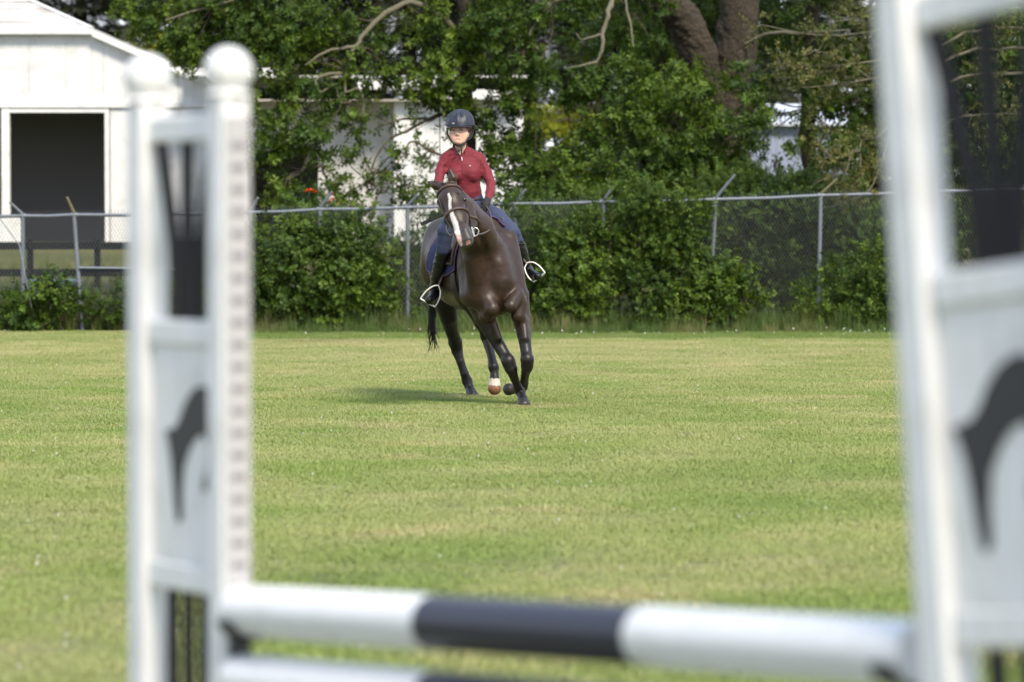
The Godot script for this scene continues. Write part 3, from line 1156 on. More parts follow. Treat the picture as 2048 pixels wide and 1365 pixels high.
# short twigs that branch off towards clumps, so that leaves hang on wood
func twigs(parent: Node, from: Array, clumps: Array, m: Material, r := 0.008) -> void:
	for cl in clumps:
		var c: Vector3 = cl[0]
		var best: Vector3 = from[0]
		for p in from:
			if p.distance_squared_to(c) < best.distance_squared_to(c):
				best = p
		var mid := best.lerp(c, 0.5) + Vector3(rng.randf_range(-0.15, 0.15), rng.randf_range(-0.05, 0.2), rng.randf_range(-0.1, 0.1))
		limb(parent, "branch", [best, mid, c, c + (c - mid) * 0.3], r * 1.6, r * 0.35, m, 6)


# clumps of a part of the crown that goes on above the picture
func high_clumps(x0: float, x1: float, y0: float, y1: float, z0: float, z1: float, n: int) -> Array:
	var out := []
	for k in n:
		out.append([Vector3(rng.randf_range(x0, x1), rng.randf_range(y0, y1), rng.randf_range(z0, z1)), rng.randf_range(0.55, 0.95), 0.6])
	return out


# ---------------------------------------------------------------- trees

func build_trees() -> void:
	var oak := [sprig(11, 0.19, 0.078, 0.050, true, 1.0, Color(1.6, 0.9, 1.2)), sprig(13, 0.23, 0.072, 0.047, true, 0.9, Color(1.6, 0.9, 1.2)), sprig(8, 0.14, 0.086, 0.055, true, 1.2, Color(1.6, 0.9, 1.2))]
	var m: Material = mats["oak leaf"]

	# the oak whose boughs hang over the fence to the left of the rider
	var t := thing("oak_tree", "leafy oak with crooked grey boughs hanging over the fence left of the rider", "tree", Vector3.ZERO)
	limb(t, "trunk", [Vector3(-0.7641, 0.1557, -58.6), Vector3(-0.7205, 2.0859, -58.6), Vector3(-0.8199, 3.7904, -58.4), Vector3(-0.7826, 4.9711, -58.2), Vector3(-0.8809, 6.48, -58), Vector3(-1.049, 9.0101, -58)], 0.24, 0.10, mats["bark"], 10)
	var bough := [Vector3(-0.8011, 4.7221, -58.3), Vector3(-1.2163, 5.1572, -57.8), Vector3(-1.711, 5.4073, -57.4), Vector3(-2.3072, 5.0348, -57.2), Vector3(-2.5996, 4.6065, -57), Vector3(-2.7619, 4.2273, -56.9), Vector3(-2.8243, 3.6585, -56.8), Vector3(-3.0603, 3.3896, -56.7)]
	limb(t, "bough", bough, 0.065, 0.016, mats["grey twig"], 8)
	limb(t, "bough", [Vector3(-1.711, 5.4073, -57.4), Vector3(-2.698, 5.7283, -57), Vector3(-3.8504, 5.6303, -56.8), Vector3(-4.9127, 5.2855, -56.6), Vector3(-5.7303, 5.0315, -56.5)], 0.05, 0.012, mats["grey twig"], 7)
	limb(t, "bough", [Vector3(-3.0603, 3.3896, -56.7), Vector3(-3.3289, 2.89, -56.6), Vector3(-3.4559, 2.557, -56.5), Vector3(-3.6711, 2.4249, -56.5), Vector3(-4.0434, 2.3258, -56.5)], 0.045, 0.012, mats["grey twig"], 7)
	limb(t, "branch", [Vector3(-3.6711, 2.4249, -56.5), Vector3(-3.6816, 2.1839, -56.4), Vector3(-3.69, 2.1014, -56.4)], 0.025, 0.010, mats["grey twig"], 6)
	limb(t, "branch", [Vector3(-2.5996, 4.6065, -57), Vector3(-3.0223, 4.5538, -56.8), Vector3(-3.4258, 4.295, -56.6)], 0.04, 0.012, mats["grey twig"], 6)
	limb(t, "branch", [Vector3(-2.7787, 4.1443, -56.9), Vector3(-3.0591, 4.1346, -56.7), Vector3(-3.2442, 4.0307, -56.6), Vector3(-3.1727, 3.8363, -56.5), Vector3(-2.9411, 3.96, -56.5), Vector3(-2.8754, 3.7538, -56.5)], 0.03, 0.012, mats["grey twig"], 6)
	limb(t, "branch", [Vector3(-2.7908, 3.8493, -56.8), Vector3(-2.525, 3.8907, -56.8), Vector3(-2.4712, 3.5966, -56.7), Vector3(-2.5211, 3.431, -56.7)], 0.022, 0.010, mats["grey twig"], 6)
	limb(t, "branch", [Vector3(-0.82, 3.6198, -58.4), Vector3(-1.3865, 3.4704, -57.8), Vector3(-1.7832, 3.2329, -57.5), Vector3(-2.1292, 3.034, -57.3), Vector3(-2.31, 2.6968, -57.2), Vector3(-2.415, 2.3606, -57.1)], 0.034, 0.010, mats["brown stem"], 6)
	limb(t, "branch", [Vector3(-1.3865, 3.4704, -57.8), Vector3(-1.8839, 3.4177, -57.5), Vector3(-2.1326, 3.3303, -57.4), Vector3(-2.2838, 3.2633, -57.4)], 0.025, 0.008, mats["brown stem"], 6)
	limb(t, "branch", [Vector3(-0.8204, 2.6813, -58.4), Vector3(-1.3821, 2.9163, -57.6), Vector3(-1.7131, 3.0368, -57.4), Vector3(-1.7774, 2.7409, -57.3)], 0.03, 0.01, mats["brown stem"], 6)
	var cl := [[Vector3(-6.0831, 5.3473, -57.5), 0.62], [Vector3(-5.7812, 5.0221, -57), 0.5], [Vector3(-5.1983, 4.939, -57), 0.55], [Vector3(-5.4716, 4.5538, -56.8), 0.33], [Vector3(-5.3894, 4.2638, -56.8), 0.16, 1.5], [Vector3(-4.7809, 5.2714, -57), 0.6], [Vector3(-4.3237, 4.8974, -57), 0.62], [Vector3(-3.9776, 4.3052, -56.8), 0.62], [Vector3(-4.0963, 3.6794, -56.7), 0.55], [Vector3(-3.7174, 3.2621, -56.6), 0.55], [Vector3(-4.0496, 2.7659, -56.6), 0.36], [Vector3(-3.3724, 3.7663, -56.8), 0.55], [Vector3(-3.1741, 2.9699, -56.5), 0.42], [Vector3(-3.8235, 2.1002, -56.3), 0.26], [Vector3(-3.1998, 4.4402, -57), 0.5], [Vector3(-3.6153, 5.0221, -57), 0.62], [Vector3(-2.8019, 5.0057, -57.4), 0.45, 0.7], [Vector3(-3.0562, 2.5177, -56.6), 0.36], [Vector3(-2.5423, 4.2839, -57.2), 0.30, 0.7], [Vector3(-2.2226, 4.8503, -57.6), 0.45, 0.6], [Vector3(-1.5853, 5.2149, -57.4), 0.5, 0.8], [Vector3(-1.9252, 4.1732, -57.5), 0.25, 0.8], [Vector3(-2.3458, 4.0054, -57.5), 0.28, 0.8], [Vector3(-2.7013, 3.4001, -57), 0.30, 0.8], [Vector3(-2.1317, 4.1684, -57.4), 0.22], [Vector3(-2.6636, 3.8622, -57.1), 0.22], [Vector3(-1.6312, 3.9382, -57.5), 0.18], [Vector3(-1.3392, 3.9678, -57.6), 0.2], [Vector3(-0.9181, 3.7997, -57.6), 0.25], [Vector3(-0.1181, 3.7617, -57.7), 0.3],  [Vector3(-2.334, 3.616, -57.2), 0.16], [Vector3(-2.0833, 3.3654, -57.2), 0.15, 0.8], [Vector3(-1.5449, 3.2884, -57.4), 0.2, 0.8], [Vector3(-1.8779, 2.8247, -57.3), 0.14, 0.8], [Vector3(-2.4934, 2.9838, -57), 0.17, 0.8], [Vector3(-2.206, 2.4441, -57.1), 0.15, 0.8], [Vector3(-2.0459, 2.5315, -57.3), 0.16], [Vector3(-1.5906, 2.1992, -57.5), 0.25], [Vector3(-2.7868, 1.9005, -57), 0.25], [Vector3(-2.5034, 2.0277, -57.2), 0.36, 0.8], [Vector3(-1.9659, 2.1139, -57.4), 0.26, 0.7], [Vector3(-2.7023, 2.6923, -57), 0.18, 0.6], [Vector3(-1.7491, 2.9058, -57.2), 0.13, 0.9], [Vector3(-1.1706, 4.178, -57.6), 0.48], [Vector3(-1.4657, 3.7156, -57.6), 0.28], [Vector3(-0.7073, 4.5562, -57.6), 0.5], [Vector3(-0.3283, 5.0602, -57.6), 0.55], [Vector3(-0.4556, 4.0565, -57.7), 0.45], [Vector3(-1.3011, 4.7358, -57.8), 0.4, 0.8], [Vector3(-1.0059, 3.6392, -57.8), 0.4], [Vector3(-1.2179, 2.6681, -57.8), 0.35], [Vector3(-0.543, 3.3505, -58), 0.5], [Vector3(-0.2037, 2.8421, -58), 0.5], [Vector3(-1.2141, 1.99, -57.6), 0.45], [Vector3(-2.3866, 1.6101, -57.4), 0.3, 0.6]]
	twigs(t, bough + [Vector3(-0.7826, 4.9711, -58.2), Vector3(-0.7202, 2.9426, -58.6), Vector3(-3.8504, 5.6303, -56.8), Vector3(-4.9127, 5.2855, -56.6), Vector3(-3.4559, 2.557, -56.5), Vector3(-1.2216, 3.5199, -58), Vector3(-2.415, 2.3606, -57.1)], cl, mats["brown stem"])
	crown(t, "crown", oak, m, cl + high_clumps(-7.0, 0.6, 5.9, 9.5, -61.0, -57.5, 42), 560.0, 1.0, Color(0.040, 0.078, 0.012), Color(0.145, 0.215, 0.023))

	# the old oak with the thick trunks
	t = thing("oak_tree", "huge old oak with thick bulging grey trunks above the fence right of centre", "tree")
	stem(t, [Vector3(3.688, -0.195, -60.5), Vector3(3.7294, 1.4001, -60.5), Vector3(3.6761, 2.99, -60.4), Vector3(3.7563, 4.0442, -60.3)], 0.60, 0.48, mats["bark"])
	stem(t, [Vector3(3.7142, 2.9874, -60.3), Vector3(3.3371, 4.1141, -59.9), Vector3(3.2061, 4.7093, -59.6), Vector3(2.9862, 5.1746, -59.4), Vector3(2.6037, 5.533, -59.2), Vector3(1.8616, 6.0521, -59), Vector3(0.8271, 6.8253, -59)], 0.36, 0.27, mats["bark"])
	stem(t, [Vector3(3.7575, 3.4279, -60.3), Vector3(3.9184, 4.6494, -60.1), Vector3(3.9804, 5.5189, -60), Vector3(4.0827, 6.9172, -60), Vector3(3.9908, 9.0982, -60)], 0.40, 0.27, mats["bark"])
	limb(t, "bough", [Vector3(3.9119, 4.644, -60), Vector3(4.393, 4.9581, -59.4), Vector3(4.967, 4.9685, -59), Vector3(5.7897, 4.9956, -58.6)], 0.05, 0.014, mats["grey twig"], 8)
	limb(t, "bough", [Vector3(2.6037, 5.533, -59.2), Vector3(1.6297, 5.6644, -58.4), Vector3(0.6419, 5.3679, -57.8), Vector3(0.3026, 4.8443, -57.5), Vector3(0.4531, 4.5871, -57.4)], 0.06, 0.016, mats["grey twig"], 8)
	limb(t, "bough", [Vector3(1.8616, 6.0521, -59), Vector3(1.6636, 5.3473, -57.5), Vector3(1.5409, 4.9159, -57.3), Vector3(1.5217, 4.6177, -57.2), Vector3(1.4299, 4.3924, -57.2), Vector3(1.2021, 4.3372, -57.1), Vector3(0.9851, 4.2872, -57.1)], 0.05, 0.016, mats["grey twig"], 7, 0.3)
	limb(t, "branch", [Vector3(1.5242, 4.8323, -57.3), Vector3(1.3042, 4.7763, -57.2), Vector3(1.1538, 4.7429, -57.2), Vector3(1.0701, 4.8597, -57.2)], 0.025, 0.010, mats["grey twig"], 6, 0.3)
	limb(t, "branch", [Vector3(1.9021, 5.4381, -57.6), Vector3(1.9966, 4.922, -57.4), Vector3(2.0437, 4.6234, -57.3)], 0.025, 0.010, mats["grey twig"], 6, 0.3)
	limb(t, "bough", [Vector3(3.3375, 3.8518, -59.9), Vector3(2.6316, 3.5492, -58.8), Vector3(1.8327, 3.1811, -58), Vector3(1.0618, 2.9163, -57.6), Vector3(0.3864, 2.6594, -57.4)], 0.09, 0.03, mats["bark"], 8)
	limb(t, "bough", [Vector3(3.6523, 2.7164, -60), Vector3(2.791, 2.3414, -58.5), Vector3(1.9019, 2.2413, -57.5)], 0.08, 0.03, mats["bark"], 8)
	cl = [[Vector3(0.3025, 5.012, -57.5), 0.42, 0.8], [Vector3(0.1343, 4.3359, -57.4), 0.42], [Vector3(0.5119, 4.4615, -57.4), 0.3], [Vector3(0.9668, 4.0243, -57), 0.48], [Vector3(1.5087, 3.8579, -57), 0.5], [Vector3(1.8901, 4.117, -57.2), 0.42], [Vector3(0.9797, 5.3679, -57.8), 0.35, 0.7], [Vector3(0.1348, 3.7156, -57.6), 0.28], [Vector3(0.8035, 2.7553, -57.2), 0.30], [Vector3(1.3843, 2.9005, -57), 0.36], [Vector3(1.8009, 3.3169, -57), 0.55], [Vector3(2.3586, 3.8751, -57.4), 0.48], [Vector3(2.6022, 3.2401, -57.2), 0.6], [Vector3(2.1352, 2.6506, -57), 0.6], [Vector3(3.168, 3.295, -57.6), 0.6], [Vector3(3.6555, 3.901, -58), 0.34], [Vector3(3.7672, 3.1811, -58), 0.45], [Vector3(2.9902, 2.5755, -57.4), 0.6], [Vector3(1.5045, 2.4802, -56.8), 0.55], [Vector3(0.8811, 2.3971, -56.8), 0.5], [Vector3(0.3013, 2.4878, -57.2), 0.5], [Vector3(3.603, 2.6259, -57.8), 0.42], [Vector3(2.2471, 4.9465, -57.8), 0.3, 0.9], [Vector3(2.3311, 5.3679, -57.8), 0.35, 0.9], [Vector3(3.0937, 3.7658, -57.8), 0.4], [Vector3(3.3815, 4.0888, -58.4), 0.34, 1.3], [Vector3(3.7795, 3.6702, -58.6), 0.36, 1.3], [Vector3(2.9017, 4.207, -58.2), 0.26, 1.2], [Vector3(3.9927, 4.2262, -58.6), 0.24, 1.2], [Vector3(3.456, 3.5697, -58.2), 0.4, 1.3], [Vector3(4.0519, 3.5272, -58.2), 0.32], [Vector3(4.0531, 2.9321, -58.2), 0.28], [Vector3(0.0507, 3.0905, -57.8), 0.4], [Vector3(0.6296, 2.0625, -56.6), 0.5], [Vector3(1.2879, 1.8952, -56.4), 0.5], [Vector3(2.6272, 2.0649, -56.8), 0.55], [Vector3(1.907, 1.9777, -56.4), 0.5], [Vector3(3.3154, 2.0696, -57.2), 0.4]]
	twigs(t, [Vector3(2.6316, 3.5492, -58.8), Vector3(1.8327, 3.1811, -58), Vector3(1.0618, 2.9163, -57.6), Vector3(0.3864, 2.6594, -57.4), Vector3(2.791, 2.3414, -58.5), Vector3(1.9019, 2.2413, -57.5), Vector3(3.6518, 2.9795, -60), Vector3(0.6419, 5.3679, -57.8), Vector3(1.6297, 5.6644, -58.4), Vector3(2.6037, 5.533, -59.2)], cl, mats["brown stem"])
	crown(t, "crown", oak, m, cl + high_clumps(0.2, 7.0, 6.0, 10.5, -64.0, -60.0, 44), 560.0, 1.0, Color(0.040, 0.080, 0.012), Color(0.142, 0.220, 0.025))

	# a thorn tree whose pale twigs reach in from the right
	t = thing("thorn_tree", "sparse thorn tree with pale bare twigs and small yellowish leaves by the right fence", "tree")
	var tiny := [sprig(10, 0.16, 0.040, 0.026, false, 1.0, Color(2.2, 1.2, 1.4)), sprig(13, 0.20, 0.036, 0.024, false, 0.9, Color(2.2, 1.2, 1.4))]
	limb(t, "trunk", [Vector3(9.1521, -0.0368, -54.5), Vector3(9.0485, 1.4001, -54.4), Vector3(8.6891, 3.2227, -54.2), Vector3(8.8055, 5.1857, -54), Vector3(8.7153, 7.5438, -54)], 0.15, 0.08, mats["bark"], 10)
	var arms := [
		[Vector3(8.725, 4.014, -54.2), Vector3(7.3382, 4.014, -54.2), Vector3(6.3963, 3.5939, -53.6), Vector3(5.7434, 3.0492, -53.2), Vector3(5.4378, 2.922, -53.1), Vector3(5.4129, 2.6403, -53), Vector3(5.4293, 2.3459, -53)],
		[Vector3(5.4124, 2.7952, -53), Vector3(5.1645, 2.7178, -53), Vector3(4.9847, 2.6534, -52.9), Vector3(4.845, 2.7926, -52.9)],
		[Vector3(8.7304, 4.3983, -54), Vector3(7.349, 4.3983, -54), Vector3(6.473, 4.0633, -53.6), Vector3(5.5905, 3.9131, -53.4), Vector3(4.8789, 3.7995, -53.3), Vector3(4.2864, 3.7484, -53.2)],
		[Vector3(8.7289, 4.7134, -54), Vector3(7.3477, 4.7134, -54), Vector3(6.5502, 4.3761, -53.6), Vector3(5.7457, 4.2092, -53.4), Vector3(5.1118, 4.1262, -53.3), Vector3(4.1767, 4.1106, -53.3)],
		[Vector3(8.7258, 5.3431, -54), Vector3(7.3452, 5.3431, -54), Vector3(6.4702, 4.8451, -53.6), Vector3(5.5882, 4.6454, -53.4), Vector3(4.7988, 4.5927, -53.3), Vector3(3.8637, 4.7481, -53.3)],
		[Vector3(5.9718, 3.2703, -53.3), Vector3(5.7233, 2.5628, -53), Vector3(5.4841, 2.1325, -52.7), Vector3(5.1276, 2.0003, -52.6)],
		[Vector3(5.2421, 2.7023, -53), Vector3(5.1557, 2.406, -52.9), Vector3(5.0075, 2.157, -52.8)],
		[Vector3(8.6849, 5.6578, -54), Vector3(7.3045, 5.6578, -54), Vector3(6.3902, 5.3139, -53.6), Vector3(5.7429, 5.0658, -53.4), Vector3(5.2656, 4.8259, -53.3)],
		[Vector3(8.6884, 3.381, -54.2), Vector3(7.3011, 3.381, -54.2), Vector3(6.7116, 3.1242, -53.6), Vector3(6.4421, 2.5694, -53.3), Vector3(6.5871, 2.1783, -53.2)],
		[Vector3(5.5905, 3.9131, -53.4), Vector3(5.1895, 4.204, -53.3), Vector3(4.7127, 4.3539, -53.2)],
	]
	for k in arms.size():
		limb(t, "bough" if k < 5 else "branch", arms[k], 0.032 if k < 5 else 0.016, 0.006, mats["grey twig"], 6, 0.25)
	for k in 34:
		var a: Array = arms[k % arms.size()]
		var p: Vector3 = a[1 + k % (a.size() - 1)]
		var q := p + Vector3(rng.randf_range(-0.5, 0.2), rng.randf_range(-0.25, 0.15), rng.randf_range(-0.1, 0.1))
		limb(t, "twig", [p, p.lerp(q, 0.5) + Vector3(0, rng.randf_range(-0.06, 0.06), 0), q], 0.010, 0.003, mats["grey twig"], 5, 0.2)
	cl = []
	for a in arms:
		for k in range(1, a.size()):
			var p: Vector3 = a[k - 1].lerp(a[k], rng.randf_range(0.4, 0.9))
			cl.append([p + Vector3(rng.randf_range(-0.1, 0.1), rng.randf_range(-0.05, 0.15), 0), rng.randf_range(0.16, 0.3), 1.0])
			cl.append([a[k] + Vector3(rng.randf_range(-0.15, 0.15), rng.randf_range(-0.1, 0.1), -0.1), rng.randf_range(0.18, 0.34), 1.0])
	for k in 22:
		cl.append([Vector3(rng.randf_range(4.2, 8.5), rng.randf_range(3.4, 5.6), rng.randf_range(-54.6, -53.2)), rng.randf_range(0.2, 0.4), 0.8])
	crown(t, "crown", tiny, mats["thorn leaf"], cl + high_clumps(5.0, 9.0, 5.4, 7.5, -55.0, -53.3, 14), 330.0, 1.1, Color(0.085, 0.105, 0.022), Color(0.21, 0.19, 0.055))

	# leafy trees a little farther back
	var back := [
		["dark leafy tree standing behind the old oak trunks", Vector3(3.0029, 0.6153, -67), 3.0, [[Vector3(2.1803, 5.1609, -66), 0.9], [Vector3(3.0957, 4.5336, -67), 1.0], [Vector3(3.8777, 5.511, -67), 0.9], [Vector3(1.6254, 5.6087, -67), 0.7], [Vector3(5.0734, 5.6421, -66), 0.9], [Vector3(4.4346, 4.1219, -66.5), 0.8], [Vector3(3.0974, 3.2617, -67), 1.0], [Vector3(3.8252, 2.3656, -66), 0.9], [Vector3(2.6666, 1.883, -66), 0.9], [Vector3(1.7004, 1.883, -66), 0.9], [Vector3(0.6377, 1.7864, -66), 0.7]]],
		["ivy-green tree with a mossy stem beside the blue shed", Vector3(5.6348, 0.2755, -64), 3.0, [[Vector3(5.7637, 4.6735, -64), 0.7], [Vector3(6.5111, 5.0469, -64), 0.8], [Vector3(6.3278, 3.7392, -64), 0.65], [Vector3(5.7681, 3.5355, -63.5), 0.34, 1.6], [Vector3(5.909, 2.9788, -63.5), 0.36, 1.6], [Vector3(5.674, 3.9991, -63.5), 0.3, 1.4], [Vector3(6.2306, 3.1505, -63), 0.4], [Vector3(4.2703, 2.8042, -64), 0.4], [Vector3(4.7917, 4.0455, -63.5), 0.2], [Vector3(4.533, 3.3963, -63.5), 0.25, 1.3], [Vector3(5.3243, 3.7561, -63.2), 0.2, 1.3], [Vector3(5.2335, 3.0637, -63.2), 0.16, 1.2], [Vector3(4.9569, 2.7404, -63.2), 0.18, 1.2], [Vector3(6.7052, 2.8042, -64), 0.6], [Vector3(6.1414, 2.1375, -63), 0.5], [Vector3(5.0535, 5.0754, -64.5), 0.7], [Vector3(7.2623, 4.2065, -64), 0.8], [Vector3(7.7353, 2.8042, -64), 0.8], [Vector3(8.6669, 4.0196, -64), 0.9], [Vector3(9.0358, 5.327, -64), 0.9], [Vector3(8.1004, 5.327, -64), 0.9], [Vector3(8.9992, 2.3217, -63), 0.8], [Vector3(7.7106, 1.6767, -63), 0.7]]],
	]
	for b in back:
		t = thing("leafy_tree", b[0], "tree")
		var root: Vector3 = b[1]
		limb(t, "trunk", [Vector3(root.x, land(root.x, -root.z) - 0.1, root.z), root + Vector3(0.1, 1.6, 0), root + Vector3(-0.1, 3.6, 0), root + Vector3(0.2, 7.5, 0)], 0.22, 0.10, mats["bark"], 10)
		twigs(t, [root + Vector3(0.1, 1.6, 0), root + Vector3(-0.1, 3.6, 0), root + Vector3(0, 5.0, 0)], b[3], mats["brown stem"], 0.012)
		crown(t, "crown", oak, m, b[3] + high_clumps(root.x - 2.5, root.x + 2.5, 6.2, 9.5, root.z - 1.5, root.z + 1.0, 16), 420.0, 1.1, Color(0.040, 0.080, 0.012), Color(0.142, 0.220, 0.025))

	# young trees far behind, leaves tinted yellower and lighter than the oaks
	var young := [["yellow-green sapling standing in the gap right of the rider", Vector3(1.1334, 1.1366, -90), [[Vector3(1.0663, 4.4924, -90), 0.62], [Vector3(1.6587, 4.4267, -90), 0.5], [Vector3(2.1854, 4.2689, -90), 0.3], [Vector3(0.6714, 4.3609, -90), 0.4], [Vector3(1.3953, 4.7158, -90), 0.36], [Vector3(3.5012, 4.9261, -90), 0.22], [Vector3(1.3301, 3.3746, -90), 0.6]]], ["bright yellow-green treetop rising above the barn roof edge", Vector3(-11.8972, 1.0693, -113), [[Vector3(-12.2064, 7.8391, -113), 0.45], [Vector3(-11.711, 7.8062, -113), 0.5], [Vector3(-11.3815, 7.5095, -113), 0.4], [Vector3(-11.7955, 7.1797, -113), 0.8], [Vector3(-11.9638, 6.1902, -113), 1.0]]]]
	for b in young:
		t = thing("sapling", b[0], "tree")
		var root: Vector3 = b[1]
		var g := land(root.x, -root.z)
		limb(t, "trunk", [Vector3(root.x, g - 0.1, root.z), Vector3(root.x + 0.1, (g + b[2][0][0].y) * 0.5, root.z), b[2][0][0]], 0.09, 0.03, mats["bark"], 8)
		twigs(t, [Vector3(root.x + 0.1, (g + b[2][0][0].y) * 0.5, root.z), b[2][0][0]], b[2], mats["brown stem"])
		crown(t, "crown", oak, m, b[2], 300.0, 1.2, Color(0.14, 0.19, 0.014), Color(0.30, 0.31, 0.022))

	# dark conifers that close the view
	var sprays := [needle_spray(), needle_spray()]
	var spots := [[-20.0, 124.0], [-15.2, 120.0], [-11.0, 116.0], [-7.0, 113.0], [-3.4, 110.0], [0.4, 106.0], [4.0, 108.0], [7.8, 104.0], [11.5, 107.0], [15.5, 110.0], [-9.0, 128.0], [-1.5, 124.0], [5.8, 124.0], [20.0, 112.0]]
	var names := ["tall dark conifer behind the barn at the far left edge", "tall dark conifer rising behind the barn roof ridge", "dark conifer just right of the barn roof", "dark conifer behind the oak's drooping left boughs", "dark conifer standing behind the outbuilding eaves", "dark conifer directly behind the rider's helmet", "dark conifer behind the bare forked twig", "dark conifer hidden behind the old oak trunks", "dark conifer behind the blue shed roof", "dark conifer behind the right jump standard", "farther conifer in the gap between barn and oak", "farther conifer between the outbuilding and rider", "farther conifer behind the old oak crown", "dark conifer at the far right edge behind the jump standard"]
	for k in spots.size():
		t = thing("conifer_tree", names[k], "tree", Vector3.ZERO, "dark conifers closing the view")
		var x: float = spots[k][0]
		var d: float = spots[k][1]
		var g := land(x, d)
		limb(t, "trunk", [Vector3(x, g - 0.2, -d), Vector3(x + 0.1, g + 8, -d), Vector3(x, g + 20, -d)], 0.35, 0.05, mats["bark"], 8, 0.05)
		var where := []
		var tints := PackedColorArray()
		for j in 3400:
			var up := rng.randf_range(0.4, 16.0)
			var reach := 3.4 * (1.0 - up / 22.0) + 0.4
			var a := rng.randf() * TAU
			var tier := 0.75 + 0.25 * sin(up * 4.2 + a * 1.5)
			var rr := reach * pow(rng.randf(), 0.5) * tier
			var p := Vector3(x + cos(a) * rr, g + up - rr * 0.22, -d + sin(a) * rr)
			var y := Vector3(cos(a), rng.randf_range(-0.7, 0.15), sin(a)).normalized()
			var xx := y.cross(Vector3(rng.randfn() * 0.5, 1, rng.randfn() * 0.5)).normalized()
			where.append(Transform3D(Basis(xx, y, xx.cross(y)).scaled(Vector3.ONE * rng.randf_range(0.9, 1.6)), p))
			var c := Color(0.016, 0.026, 0.011).lerp(Color(0.060, 0.062, 0.026), clampf(0.35 + 0.8 * patch_noise.get_noise_3dv(p * 1.6) + rng.randfn() * 0.15, 0.0, 1.0))
			tints.append(c)
		copies("crown", sprays[k % 2], mats["needle"], where, tints, t)


# ---------------------------------------------------------------- shrubs and rough grass

